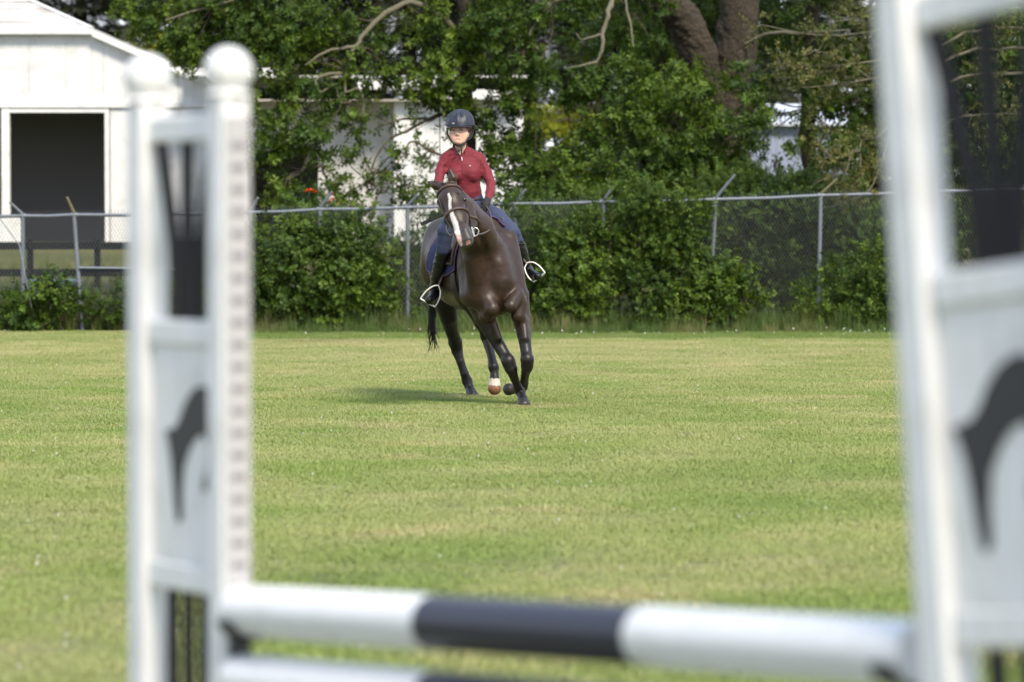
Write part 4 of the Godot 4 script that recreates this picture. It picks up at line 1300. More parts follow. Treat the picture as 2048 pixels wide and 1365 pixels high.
func build_shrubs() -> void:
	var broad := [sprig(11, 0.20, 0.060, 0.047, false, 1.1, Color(1.5, 0.8, 1.0)), sprig(13, 0.24, 0.052, 0.040, false, 1.0, Color(1.5, 0.8, 1.0)), sprig(9, 0.16, 0.068, 0.056, false, 1.2, Color(1.5, 0.8, 1.0))]
	var small := [sprig(12, 0.18, 0.046, 0.034, false, 1.0, Color(1.6, 0.8, 1.0)), sprig(14, 0.22, 0.042, 0.030, false, 0.9, Color(1.6, 0.8, 1.0))]
	var m: Material = mats["shrub leaf"]
	var mid_a := Color(0.045, 0.085, 0.013)
	var mid_b := Color(0.142, 0.220, 0.025)
	var deep_a := Color(0.040, 0.080, 0.013)  # darker leaf pair: shade put into the tint of dimmer shrubs
	var deep_b := Color(0.125, 0.200, 0.025)
	var lush_b := Color(0.165, 0.250, 0.028)
	var rows := [
		["bramble", "large leafy bramble bush growing through the fence beside the left jump standard", broad, mid_a, mid_b, [[Vector3(-3.7064, 1.4001, -52.3), 0.42], [Vector3(-3.2407, 1.4001, -52.2), 0.42], [Vector3(-3.4129, 0.9442, -51.9), 0.55], [Vector3(-2.9186, 1.0962, -51.9), 0.5], [Vector3(-2.5481, 1.2475, -52.1), 0.5], [Vector3(-3.0597, 0.5673, -51.7), 0.5], [Vector3(-2.5293, 0.7188, -51.7), 0.5], [Vector3(-3.6799, 0.4881, -51.9), 0.45], [Vector3(-3.3698, 0.2242, -51.8), 0.3], [Vector3(-2.1248, 0.9433, -52), 0.42], [Vector3(-2.1593, 0.4881, -51.9), 0.42], [Vector3(-2.7519, 0.2665, -51.6), 0.35], [Vector3(-2.35, 1.5546, -52.8), 0.4], [Vector3(-2.9796, 1.6327, -53), 0.42]]],
		["bramble", "dark shaded bramble just left of the horse's shoulder", small, deep_a, deep_b, [[Vector3(-1.8132, 0.703, -52.9), 0.42], [Vector3(-1.6555, 0.2789, -52.8), 0.42], [Vector3(-1.9008, 1.2443, -53.2), 0.36], [Vector3(-1.356, 0.5432, -53.2), 0.5], [Vector3(-1.2824, 1.2437, -53.4), 0.5], [Vector3(-0.9665, 0.3093, -53.2), 0.5], [Vector3(-0.4998, 0.3073, -53.3), 0.5], [Vector3(-0.1095, 0.7746, -53.4), 0.5], [Vector3(-0.583, 1.0851, -53.8), 0.5], [Vector3(-0.1087, 0.2358, -53), 0.45]]],
		["shrub", "leafy green shrub with pale broad leaves right of the horse", broad, mid_a, lush_b, [[Vector3(0.6598, 1.4768, -52.4), 0.36], [Vector3(1.0415, 1.4001, -52.3), 0.36], [Vector3(0.8088, 1.095, -52.1), 0.36], [Vector3(0.58, 0.7898, -52.1), 0.42], [Vector3(1.0378, 0.7898, -52.1), 0.42], [Vector3(0.4266, 0.4101, -52), 0.42], [Vector3(0.8804, 0.3001, -51.8), 0.42], [Vector3(1.3382, 0.412, -51.9), 0.42], [Vector3(0.357, 1.4001, -53), 0.42]]],
		["shrub", "tall ivy-covered shrub smothering the fence rail between two posts", small, mid_a, mid_b, [[Vector3(1.4736, 1.7085, -52.7), 0.45], [Vector3(1.8415, 1.8583, -52.2), 0.45], [Vector3(2.2955, 1.9184, -52.1), 0.42], [Vector3(2.6386, 1.9718, -52.1), 0.28, 1.3], [Vector3(1.5329, 1.9337, -52.1), 0.28, 1.3], [Vector3(1.3805, 1.7812, -52.1), 0.3, 1.2], [Vector3(2.0246, 1.9707, -52), 0.3, 1.2], [Vector3(-0.107, 1.8965, -52.2), 0.3], [Vector3(1.6606, 1.1695, -52.5), 0.5], [Vector3(2.1137, 1.247, -52.3), 0.55], [Vector3(2.5678, 1.6292, -52.2), 0.4], [Vector3(1.8011, 0.6372, -52.1), 0.5], [Vector3(2.3307, 0.7149, -52), 0.5], [Vector3(2.0188, 0.2621, -51.8), 0.42], [Vector3(2.4742, 0.2242, -51.8), 0.36], [Vector3(1.5635, 0.1862, -51.8), 0.36], [Vector3(2.449, 1.2475, -52.1), 0.38]]],
		["shrub", "bright leafy shrub climbing the leaning fence post", broad, mid_a, lush_b, [[Vector3(2.7255, 1.8592, -52.3), 0.28], [Vector3(2.7873, 1.0195, -52), 0.34], [Vector3(3.0863, 0.7922, -51.9), 0.4], [Vector3(3.3903, 0.8682, -51.9), 0.34], [Vector3(2.8532, 0.5657, -51.8), 0.38], [Vector3(3.2644, 0.4537, -51.7), 0.38], [Vector3(3.4983, 0.4898, -51.8), 0.28], [Vector3(2.9997, 0.2265, -51.7), 0.3]]],
		["shrub", "low bushy shrub at the fence foot beside the right jump standard", small, mid_a, mid_b, [[Vector3(4.6835, 0.4881, -51.9), 0.4], [Vector3(5.0726, 0.791, -52), 0.4], [Vector3(5.1303, 0.338, -51.8), 0.42], [Vector3(5.5197, 0.5641, -51.9), 0.5], [Vector3(4.6663, 0.1886, -51.7), 0.3], [Vector3(5.4238, 0.1886, -51.7), 0.4], [Vector3(5.5499, 1.0944, -52.2), 0.36], [Vector3(5.9218, 0.7898, -52.1), 0.5], [Vector3(6.1289, 0.2599, -51.9), 0.5], [Vector3(6.4036, 0.9407, -52.3), 0.5]]],
		["hedge", "dark hedge behind the bare stretch of wire fence", small, deep_a, deep_b, [[Vector3(3.638, 1.8387, -54.5), 0.5], [Vector3(3.4908, 2.0403, -54.7), 0.4], [Vector3(3.9785, 2.0014, -54.8), 0.4], [Vector3(4.4598, 2.0014, -54.8), 0.4], [Vector3(4.9412, 1.9613, -54.8), 0.4], [Vector3(0.7674, 1.48, -54.6), 0.6], [Vector3(1.2515, 1.7208, -54.8), 0.6], [Vector3(0.2888, 1.801, -54.8), 0.5], [Vector3(1.0076, 0.8405, -54.6), 0.6], [Vector3(0.5278, 0.7606, -54.6), 0.6], [Vector3(1.4874, 0.9205, -54.6), 0.5], [Vector3(2.8356, 1.4001, -54.4), 0.5], [Vector3(4.2042, 1.7995, -54.6), 0.5], [Vector3(4.7639, 1.7197, -54.6), 0.5], [Vector3(5.3137, 1.7191, -54.5), 0.5], [Vector3(3.8059, 1.1603, -54.6), 0.5], [Vector3(4.3816, 1.1594, -54.8), 0.55], [Vector3(4.9253, 1.1603, -54.6), 0.5], [Vector3(5.4644, 1.3204, -54.4), 0.5], [Vector3(4.1345, 0.5992, -54.7), 0.5], [Vector3(4.687, 0.5206, -54.6), 0.5], [Vector3(5.2279, 0.4442, -54.4), 0.5], [Vector3(6.0215, 1.4797, -54.4), 0.6], [Vector3(6.6581, 1.6389, -54.4), 0.6], [Vector3(7.3758, 1.4001, -54.4), 0.7], [Vector3(3.1773, 1.4803, -54.8), 0.5], [Vector3(3.939, 0.13, -54.2), 0.4], [Vector3(4.495, 0.0903, -54.2), 0.4]]],
		["shrub", "tall green bush seen between the black slats of the right jump standard", broad, mid_a, lush_b, [[Vector3(7.1075, 4.3197, -55.5), 0.5], [Vector3(7.593, 4.6435, -55.5), 0.5], [Vector3(8.1627, 4.2387, -55.5), 0.5], [Vector3(7.327, 3.6635, -55.3), 0.5], [Vector3(7.9747, 3.502, -55.3), 0.5], [Vector3(7.0743, 2.9338, -55.2), 0.45], [Vector3(7.6403, 2.7725, -55.2), 0.5], [Vector3(8.2868, 2.6918, -55.2), 0.5], [Vector3(7.2128, 2.1242, -55), 0.45], [Vector3(7.8571, 2.0438, -55), 0.5], [Vector3(8.5019, 1.8829, -55), 0.5], [Vector3(8.5401, 3.6635, -55.3), 0.5]]],
		["hedge", "second hedge farther back that hides the foot of the blue shed", broad, mid_a, mid_b, [[Vector3(3.9168, 2.1023, -60), 0.6], [Vector3(4.5318, 2.0146, -60), 0.6], [Vector3(5.1467, 1.9707, -60), 0.6], [Vector3(5.7615, 1.9707, -60), 0.6], [Vector3(4.1816, 1.4879, -60), 0.7], [Vector3(4.8846, 1.4001, -60), 0.7], [Vector3(5.5874, 1.4001, -60), 0.7], [Vector3(4.671, 0.7903, -59.5), 0.7], [Vector3(5.3682, 0.7903, -59.5), 0.7], [Vector3(3.9737, 0.8774, -59.5), 0.7], [Vector3(6.2902, 1.4001, -60), 0.7], [Vector3(0.6676, 1.4879, -60), 0.7], [Vector3(1.3703, 1.6635, -60), 0.7], [Vector3(2.0731, 1.5757, -60), 0.7], [Vector3(2.776, 1.4879, -60), 0.7], [Vector3(1.0981, 0.7032, -59.5), 0.7], [Vector3(0.2266, 0.8774, -59.5), 0.6]]],
		["shrub", "light-green bush showing above the rail of the bare wire fence", small, mid_a, lush_b, [[Vector3(3.3607, 2.2883, -55.2), 0.32], [Vector3(3.7646, 2.3045, -55.2), 0.34], [Vector3(4.1686, 2.2722, -55.2), 0.34], [Vector3(4.5808, 2.2495, -55.3), 0.34], [Vector3(4.9047, 2.2091, -55.3), 0.32], [Vector3(4.3453, 2.494, -55.4), 0.22]]],
		["shrub", "small leafy bush at the foot of the left wire fence", broad, deep_a, mid_b, [[Vector3(-7.2296, 0.4101, -52), 0.34], [Vector3(-6.9758, 0.5609, -52.1), 0.32], [Vector3(-7.3307, 0.1839, -51.9), 0.28], [Vector3(-6.7477, 0.3319, -52.1), 0.26], [Vector3(-7.0132, 0.1483, -51.8), 0.26], [Vector3(-7.6548, 0.3278, -52.3), 0.3]]],
		["shrub", "low green bush in the shade beside the left jump standard's outer post", small, deep_a, mid_b, [[Vector3(-6.3259, 0.3257, -52.4), 0.32], [Vector3(-6.0298, 0.4775, -52.5), 0.36], [Vector3(-5.6557, 0.5528, -52.6), 0.4], [Vector3(-5.1934, 0.5528, -52.6), 0.4], [Vector3(-4.6538, 0.6299, -52.6), 0.45], [Vector3(-4.1991, 0.7828, -52.7), 0.45], [Vector3(-4.2533, 0.249, -52.4), 0.4]]],
	]
	for row in rows:
		var t := thing(row[0], row[1], row[0] if row[0] != "bramble" else "bush")
		var roots := []
		for c in row[5]:
			var foot := Vector3(c[0].x + rng.randf_range(-0.2, 0.2), land(c[0].x, -c[0].z) - 0.03, c[0].z - 0.1)
			var s := Shape.new()
			s.tube(spline([foot, foot.lerp(c[0], 0.5) + Vector3(rng.randf_range(-0.15, 0.15), 0, 0), c[0]], 3), taper(7, 0.014, 0.005), 5)
			part("stem", s.done(), mats["brown stem"], t)
		crown(t, "foliage", row[2], m, row[5], 1100.0 if row[0] == "hedge" else 820.0, 0.95, row[3], row[4], 0.0, -0.26)

	# a shrub with orange blossoms behind the fence
	var t := thing("flowering_shrub", "dark green shrub with orange blossoms behind the fence left of the rider", "shrub")
	var cl := [[Vector3(-3.223, 1.9184, -54.5), 0.30], [Vector3(-2.9039, 1.8785, -54.5), 0.34], [Vector3(-2.6648, 1.7191, -54.5), 0.3], [Vector3(-3.4563, 1.7185, -54.4), 0.34], [Vector3(-3.0526, 1.6384, -54.3), 0.36]]
	for c in cl:
		var s := Shape.new()
		s.tube([Vector3(c[0].x, land(c[0].x, 54.4), c[0].z), c[0]], [0.014, 0.006], 5)
		part("stem", s.done(), mats["brown stem"], t)
	crown(t, "foliage", small, m, cl, 560.0, 0.9, deep_a, Color(0.06, 0.15, 0.06))
	for spot in [[Vector3(-3.2524, 2.1613, -54.2), 0.055], [Vector3(-3.1889, 2.1692, -54.2), 0.06], [Vector3(-3.1255, 2.1454, -54.2), 0.05], [Vector3(-2.8796, 2.1058, -54.2), 0.05], [Vector3(-2.8401, 2.0344, -54.2), 0.05], [Vector3(-2.8957, 1.9948, -54.2), 0.04], [Vector3(-2.7609, 1.9552, -54.2), 0.055], [Vector3(-3.4785, 1.6371, -54), 0.04]]:
		var s := Shape.new()
		for k in 14:
			var g := TAU * k / 14.0 * 3.0
			var o := Vector3(cos(g), 0.25 + 0.6 * (k % 3) / 2.0, sin(g)).normalized()
			leaf(s, Vector3.ZERO, o, Vector3.UP, spot[1] * 1.5, spot[1] * 1.0, false)
		var b := part("blossom", s.done(), mats["petal orange"], t)
		b.position = spot[0]

	# tall rough grass along the fence
	var tufts := []
	for v in 3:
		var s := Shape.new()
		for k in 26:
			var g := rng.randf() * TAU
			var tone := rng.randf_range(0.7, 1.2)
			s.ink = Color(tone * rng.randf_range(0.9, 1.3), tone, tone)
			blade(s, Vector3(rng.randf_range(-0.06, 0.06), -0.01, rng.randf_range(-0.06, 0.06)), Vector3(cos(g), 0, sin(g)), rng.randf_range(0.14, 0.42), rng.randf_range(0.004, 0.008), rng.randf_range(0.1, 0.7), 4)
		tufts.append(s.done())
	var where := [[], [], []]
	var tints := [PackedColorArray(), PackedColorArray(), PackedColorArray()]
	for k in 6200:
		var x := rng.randf_range(-11.5, 11.5)
		var left := x < -4.0
		var d := rng.randf_range(52.3, 55.5) if left else rng.randf_range(50.2, 54.0)
		if left and rng.randf() < 0.25:
			d = rng.randf_range(55.0, 72.0)
		var size := rng.randf_range(0.5, 1.1) * (1.5 if left and d < 54.5 else 1.0) * (0.55 if d < 51.2 else 1.0)
		var n := rng.randi() % 3
		where[n].append(Transform3D(Basis(Vector3.UP, rng.randf() * TAU).scaled(Vector3(size, size * rng.randf_range(0.8, 1.3), size)), Vector3(x, land(x, d), -d)))
		var c := Color(0.085, 0.150, 0.030).lerp(Color(0.26, 0.24, 0.10), clampf(0.15 + patch_noise.get_noise_2d(x * 2.0, d * 2.0) + rng.randfn() * 0.15 + (0.15 if left else 0.0), 0.0, 1.0))
		tints[n].append(c)
	var rough := Node3D.new()
	rough.name = "rough_grass"
	add_child(rough)
	rough.set_meta("kind", "stuff")
	tag(rough, "tall uncut grass and weeds along the foot of the fence", "grass")
	for n in 3:
		copies("grass_blades", tufts[n], mats["rough grass"], where[n], tints[n], rough)


# ---------------------------------------------------------------- horse

var hide: Flesh
var blaze := []


func horse_tint(p: Vector3, d: Vector3) -> Color:
	var c := Color(0.037, 0.0205, 0.0135)
	c = c.lerp(Color(0.062, 0.031, 0.0185), clampf(0.5 + soft_noise.get_noise_3dv(p * 2.5), 0.0, 1.0) * 0.6)
	# black points: the lower legs
	var line := 0.62 + 0.07 * soft_noise.get_noise_3dv(p * 5.0)
	if p.z < -29.7:
		line += 0.22
	c = c.lerp(Color(0.0125, 0.0105, 0.0105), smoothstep(line + 0.16, line - 0.12, p.y))
	# the one white coronet and its pale hoof
	var pale := p.distance_to(Vector3(-0.1536, 0.1369, -29.93))
	if pale < 0.14 and p.y < 0.32:
		var top := Vector3(-0.1536, 0.1852, -29.93).y + 0.012 * soft_noise.get_noise_3dv(p * 30.0)
		var rim := Vector3(-0.1536, 0.1237, -29.93).y + 0.012 * soft_noise.get_noise_3dv(p * 40.0)
		if p.y < rim:
			return Color(0.33, 0.145, 0.075).lerp(Color(0.20, 0.10, 0.06), clampf(0.5 + 1.5 * soft_noise.get_noise_3d(p.x * 40.0, p.y * 8.0, p.z * 8.0), 0.0, 1.0))
		if p.y < top:
			return Color(0.62, 0.56, 0.46)
	elif p.y < 0.065:
		c = Color(0.030, 0.028, 0.028)
	if p.distance_to(Vector3(-0.0128, 0.1292, -29.1)) < 0.075:
		c = Color(0.055, 0.048, 0.042)
	# grey muzzle, white blaze, pink lip
	var tip := p.distance_to(Vector3(-0.3734, 1.4, -27.72))
	c = c.lerp(Color(0.075, 0.070, 0.072), 0.8 * smoothstep(0.15, 0.07, tip))
	if p.distance_to(Vector3(-0.3524, 1.3757, -27.66)) < 0.022 or p.distance_to(Vector3(-0.3605, 1.3636, -27.66)) < 0.016:
		c = Color(0.50, 0.27, 0.23)
	if d.z > -0.2 and p.z > -28.3 and p.y > 1.25:
		for k in blaze.size() - 1:
			var a: Vector3 = blaze[k][0]
			var b: Vector3 = blaze[k + 1][0]
			var t := clampf((p - a).dot(b - a) / (b - a).length_squared(), 0.0, 1.0)
			var w := lerpf(blaze[k][1], blaze[k + 1][1], t) + 0.003 * soft_noise.get_noise_3dv(p * 25.0)
			var white := Color(0.66, 0.63, 0.60) if p.y > Vector3(-4.153, 1.4406, -27.7).y else Color(0.62, 0.42, 0.38)
			c = c.lerp(white, smoothstep(w + 0.004, w - 0.003, (p - a.lerp(b, t)).length()))
	return c


func build_horse() -> void:
	var h := Flesh.new(Vector3(-0.92, -0.03, -30.9), Vector3(0.36, 2.08, -27.45), 0.0082)
	hide = h
	# trunk
	h.bone(Vector3(-0.5263, 1.2763, -30.2), 0.265, Vector3(-0.4082, 1.183, -29.65), 0.285, 0.12)
	h.bone(Vector3(-0.4082, 1.183, -29.65), 0.285, Vector3(-0.2083, 1.1876, -29.02), 0.255, 0.12)
	h.bone(Vector3(-0.4314, 1.0429, -29.75), 0.235, Vector3(-0.2737, 1.0067, -29.2), 0.245, 0.12)
	h.bone(Vector3(-0.6156, 1.4443, -30.25), 0.15, Vector3(-0.639, 1.1339, -30.3), 0.17, 0.10)
	h.bone(Vector3(-0.2091, 1.4512, -29.15), 0.145, Vector3(-0.2856, 1.4087, -29.55), 0.16, 0.12)
	h.bone(Vector3(-0.3653, 1.4435, -29.7), 0.16, Vector3(-0.4804, 1.4221, -30.1), 0.18, 0.12)
	h.bone(Vector3(-0.165, 1.0618, -28.88), 0.225, Vector3(-0.1521, 0.9565, -28.85), 0.205, 0.10)
	# withers, shoulders and breast
	h.bone(Vector3(-0.2045, 1.5193, -29.1), 0.07, Vector3(-0.1793, 1.4427, -29.15), 0.11, 0.10)
	h.bone(Vector3(-0.3352, 1.3576, -28.98), 0.10, Vector3(-0.3375, 0.9362, -28.8), 0.105, 0.08)
	h.bone(Vector3(-0.0382, 1.4, -29.02), 0.085, Vector3(0.0422, 0.9569, -28.82), 0.088, 0.08)
	h.bone(Vector3(-0.2186, 0.9462, -28.7), 0.060, Vector3(-0.1678, 0.8214, -28.63), 0.066, 0.035)
	h.bone(Vector3(-0.261, 0.895, -28.74), 0.060, Vector3(-0.2187, 0.7612, -28.7), 0.064, 0.04)
	h.bone(Vector3(0.0421, 0.9374, -28.72), 0.056, Vector3(-0.0126, 0.8466, -28.63), 0.060, 0.035)
	h.bone(Vector3(0.0674, 0.8694, -28.76), 0.060, Vector3(0.0505, 0.7603, -28.74), 0.060, 0.04)
	h.bone(Vector3(-0.0878, 0.9405, -28.53), 0.010, Vector3(-0.0836, 0.7733, -28.53), 0.014, 0.035, true)
	h.bone(Vector3(-0.1176, 1.1901, -28.68), 0.06, Vector3(-0.0968, 0.9585, -28.72), 0.06, 0.06)
		# neck
	h.bone(Vector3(-0.2202, 1.2392, -28.92), 0.20, Vector3(-0.309, 1.4752, -28.52), 0.148, 0.10)
	h.bone(Vector3(-0.309, 1.4752, -28.52), 0.148, Vector3(-0.4417, 1.7054, -28.2), 0.097, 0.08)
	h.bone(Vector3(-0.2289, 1.4678, -28.95), 0.07, Vector3(-0.3578, 1.6662, -28.42), 0.055, 0.08)
	h.bone(Vector3(-0.3578, 1.6662, -28.42), 0.055, Vector3(-0.4908, 1.8082, -28.18), 0.05, 0.06)
	h.bone(Vector3(-0.3185, 1.2325, -28.62), 0.09, Vector3(-0.2777, 0.9374, -28.72), 0.09, 0.08)
	h.bone(Vector3(-0.1516, 1.3159, -28.75), 0.08, Vector3(-0.0841, 1.0637, -28.72), 0.09, 0.08)
	# head
	h.bone(Vector3(-0.5141, 1.8029, -28.1), 0.080, Vector3(-0.4963, 1.7198, -28.02), 0.100, 0.05)
	h.bone(Vector3(-0.4963, 1.7198, -28.02), 0.100, Vector3(-0.4449, 1.5714, -27.88), 0.080, 0.05)
	h.bone(Vector3(-0.4449, 1.5714, -27.88), 0.080, Vector3(-0.3985, 1.4488, -27.77), 0.062, 0.05)
	h.bone(Vector3(-0.3985, 1.4488, -27.77), 0.066, Vector3(-0.3817, 1.4, -27.73), 0.066, 0.04)
	h.bone(Vector3(-0.391, 1.6551, -28.12), 0.085, Vector3(-0.3528, 1.5435, -28.02), 0.070, 0.05)
	h.bone(Vector3(-0.3528, 1.5435, -28.02), 0.060, Vector3(-0.3501, 1.4, -27.8), 0.034, 0.05)
	h.bone(Vector3(-0.4218, 1.7357, -27.98), 0.030, Vector3(-0.4095, 1.7112, -27.98), 0.028, 0.03)
	h.bone(Vector3(-0.5738, 1.7278, -28), 0.028, Vector3(-0.5697, 1.7032, -28), 0.026, 0.03)
	h.bone(Vector3(-0.3812, 1.473, -27.7), 0.030, Vector3(-0.3526, 1.4081, -27.68), 0.026, 0.025)
	h.bone(Vector3(-0.4464, 1.4487, -27.72), 0.026, Vector3(-0.4299, 1.3919, -27.7), 0.024, 0.025)
	h.bone(Vector3(-0.3488, 1.3757, -27.7), 0.024, Vector3(-0.3975, 1.3595, -27.7), 0.022, 0.02)
	h.bone(Vector3(-0.3905, 1.489, -27.64), 0.017, Vector3(-0.3763, 1.4648, -27.64), 0.019, 0.010, true)
	h.bone(Vector3(-0.4534, 1.4567, -27.65), 0.012, Vector3(-0.4492, 1.4324, -27.64), 0.012, 0.01, true)
	h.bone(Vector3(-0.3926, 1.3758, -27.64), 0.004, Vector3(-0.324, 1.3838, -27.66), 0.004, 0.01, true)
	# ears
	h.bone(Vector3(-0.4856, 1.8525, -28.12), 0.030, Vector3(-0.4895, 1.9099, -28.11), 0.038, 0.02)
	h.bone(Vector3(-0.4895, 1.9099, -28.11), 0.038, Vector3(-0.5181, 1.996, -28.1), 0.006, 0.015)
	h.bone(Vector3(-0.5009, 1.8843, -28.055), 0.016, Vector3(-0.5176, 1.9584, -28.07), 0.008, 0.012, true)
	h.bone(Vector3(-0.5725, 1.8364, -28.14), 0.034, Vector3(-0.6266, 1.8533, -28.17), 0.040, 0.02)
	h.bone(Vector3(-0.6266, 1.8533, -28.17), 0.040, Vector3(-0.6938, 1.8789, -28.22), 0.008, 0.015)
	h.bone(Vector3(-0.6086, 1.8645, -28.1), 0.014, Vector3(-0.6633, 1.8818, -28.15), 0.009, 0.012, true)
	# leading foreleg
	h.chain([[Vector3(-0.2921, 0.8922, -28.9), 0.105], [Vector3(-0.237, 0.7487, -28.88), 0.086], [Vector3(-0.1734, 0.6222, -28.86), 0.066], [Vector3(-0.0929, 0.4796, -28.82), 0.050], [Vector3(-0.0337, 0.3796, -28.78), 0.052]], 0.04)
	h.chain([[Vector3(-0.0295, 0.3803, -28.76), 0.054], [Vector3(-0.0084, 0.3125, -28.77), 0.050], [Vector3(0.0211, 0.226, -28.82), 0.034], [Vector3(0.0508, 0.1562, -28.87), 0.034], [Vector3(0.072, 0.1125, -28.9), 0.041], [Vector3(0.0846, 0.0719, -28.86), 0.036], [Vector3(0.093, 0.0437, -28.83), 0.042]], 0.03)
	h.chain([[Vector3(0.093, 0.0432, -28.84), 0.044], [Vector3(0.1014, 0.0028, -28.8), 0.057]], 0.012)
	h.bone(Vector3(0.0127, 0.2359, -28.89), 0.014, Vector3(0.0594, 0.1183, -28.96), 0.016, 0.02)
	# the other foreleg, folded under
	h.chain([[Vector3(0.0508, 0.9342, -28.92), 0.095], [Vector3(0.0761, 0.7491, -28.86), 0.078], [Vector3(0.1012, 0.6075, -28.78), 0.060], [Vector3(0.1178, 0.4751, -28.7), 0.047], [Vector3(0.126, 0.4007, -28.66), 0.050]], 0.04)
	h.chain([[Vector3(0.126, 0.401, -28.65), 0.053], [Vector3(0.1261, 0.3327, -28.68), 0.048], [Vector3(0.1101, 0.249, -28.88), 0.034], [Vector3(0.1022, 0.1821, -29.06), 0.038], [Vector3(0.0897, 0.1454, -29.12), 0.044], [Vector3(0.0513, 0.1309, -29.16), 0.036], [Vector3(0.0128, 0.1266, -29.16), 0.043]], 0.014)
	h.chain([[Vector3(0.0128, 0.1266, -29.16), 0.043], [Vector3(-0.0256, 0.1241, -29.12), 0.053]], 0.012)
	# hind leg on the ground
	h.chain([[Vector3(-0.6213, 1.1339, -30.3), 0.17], [Vector3(-0.6021, 0.9044, -30.22), 0.118], [Vector3(-0.5638, 0.7167, -30.3), 0.078], [Vector3(-0.5356, 0.5791, -30.46), 0.058], [Vector3(-0.5064, 0.4862, -30.58), 0.058]], 0.06)
	h.chain([[Vector3(-0.5067, 0.4856, -30.6), 0.060], [Vector3(-0.4936, 0.4042, -30.62), 0.050], [Vector3(-0.462, 0.3061, -30.6), 0.036], [Vector3(-0.4261, 0.1984, -30.6), 0.037], [Vector3(-0.404, 0.1347, -30.62), 0.046], [Vector3(-0.3813, 0.0727, -30.6), 0.038], [Vector3(-0.3675, 0.0381, -30.57), 0.044]], 0.014)
	h.chain([[Vector3(-0.3675, 0.0381, -30.57), 0.044], [Vector3(-0.3536, 0.0041, -30.53), 0.056]], 0.012)
	h.bone(Vector3(-0.535, 0.5012, -30.68), 0.022, Vector3(-0.5033, 0.4479, -30.66), 0.02, 0.03)
	# hind leg in the air
	h.chain([[Vector3(-0.3716, 1.0463, -30.2), 0.17], [Vector3(-0.3082, 0.8192, -30.05), 0.11], [Vector3(-0.2598, 0.6783, -30.05), 0.074], [Vector3(-0.2298, 0.5872, -30.16), 0.056], [Vector3(-0.2214, 0.5413, -30.22), 0.056]], 0.06)
	h.chain([[Vector3(-0.2214, 0.5413, -30.22), 0.056], [Vector3(-0.2033, 0.4634, -30.16), 0.044], [Vector3(-0.1806, 0.3695, -30.06), 0.035], [Vector3(-0.1626, 0.2843, -29.98), 0.045], [Vector3(-0.1538, 0.2231, -29.97), 0.036], [Vector3(-0.1537, 0.1624, -29.95), 0.046]], 0.014)
	h.chain([[Vector3(-0.1537, 0.1624, -29.95), 0.047], [Vector3(-0.1535, 0.0982, -29.91), 0.060]], 0.012)
	# knees, hocks and fetlocks stand out from the slim bones
	for knob in [[Vector3(-0.0253, 0.3547, -28.77), 0.052, Vector3(-0.0084, 0.3167, -28.77), 0.046], [Vector3(0.1302, 0.3881, -28.66), 0.051, Vector3(0.1303, 0.3453, -28.68), 0.046], [Vector3(-0.5157, 0.4856, -30.6), 0.056, Vector3(-0.4981, 0.4401, -30.62), 0.048], [Vector3(-0.2301, 0.5684, -30.2), 0.052, Vector3(-0.2124, 0.5241, -30.2), 0.046], [Vector3(0.0679, 0.1154, -28.93), 0.040, Vector3(0.0763, 0.0989, -28.92), 0.038], [Vector3(-0.4044, 0.1335, -30.65), 0.043, Vector3(-0.3953, 0.1114, -30.64), 0.040], [Vector3(-0.1672, 0.2872, -30.02), 0.042, Vector3(-0.1583, 0.266, -30), 0.040]]:
		h.bone(knob[0], knob[1], knob[2], knob[3], 0.020)
	# muscle lines: the shoulder blade, the jugular groove, the forearms, the stifle
	h.bone(Vector3(-0.2739, 1.4415, -28.34), 0.010, Vector3(-0.184, 1.2119, -28.56), 0.012, 0.06, true)
	h.bone(Vector3(-0.1644, 0.7259, -28.77), 0.030, Vector3(-0.1096, 0.5743, -28.76), 0.026, 0.05)
	h.bone(Vector3(0.0927, 0.7259, -28.77), 0.030, Vector3(0.1093, 0.5763, -28.69), 0.024, 0.05)
	h.ripple(soft_noise, Vector3(5.0, 3.5, 5.0), 0.007, 0.75)
	# feet end flat
	h.cut(Plane(Vector3.DOWN, -0.008))
	for row in [[Vector3(-0.5186, 1.7756, -27.9), 0.008], [Vector3(-0.5064, 1.7347, -27.9), 0.012], [Vector3(-0.5096, 1.6771, -27.85), 0.011], [Vector3(-0.4974, 1.6282, -27.85), 0.014], [Vector3(-0.4762, 1.5709, -27.8), 0.022], [Vector3(-0.4591, 1.5137, -27.75), 0.026], [Vector3(-0.4421, 1.4568, -27.7), 0.022], [Vector3(-0.4259, 1.4, -27.7), 0.018], [Vector3(-0.4178, 1.3595, -27.7), 0.015]]:
		blaze.append([h.skin(row[0] - Vector3(0, 0, 0.1), Vector3(0, 0, 1), 0.4, 0.0), row[1]])
	var horse := thing("horse", "dark bay horse with a white blaze cantering towards the jump", "horse")
	var s := Shape.new()
	h.net(s, horse_tint)
	part("body", s.done(), mats["coat"], horse)
	for e in [Vector3(-0.4177, 1.7275, -27.98), Vector3(-0.5738, 1.7155, -28)]:
		s = Shape.new()
		var at := h.skin(e - Vector3(0, 0, 0.02), Vector3(0.55 if e.x > -0.42 else -0.6, 0, 0.8).normalized(), 0.2, -0.010)
		s.lathe(Transform3D(Basis(), at), sphere(0.021), 14)
		part("eye", s.done(), mats["horse eye"], horse)
	# mane: short locks along the crest, and a forelock
	s = Shape.new()
	var crest := spline([Vector3(-0.4994, 1.8456, -28.2), Vector3(-0.4228, 1.7729, -28.32), Vector3(-0.3415, 1.6914, -28.45), Vector3(-0.2689, 1.6016, -28.7), Vector3(-0.2036, 1.5273, -28.98)], 10)
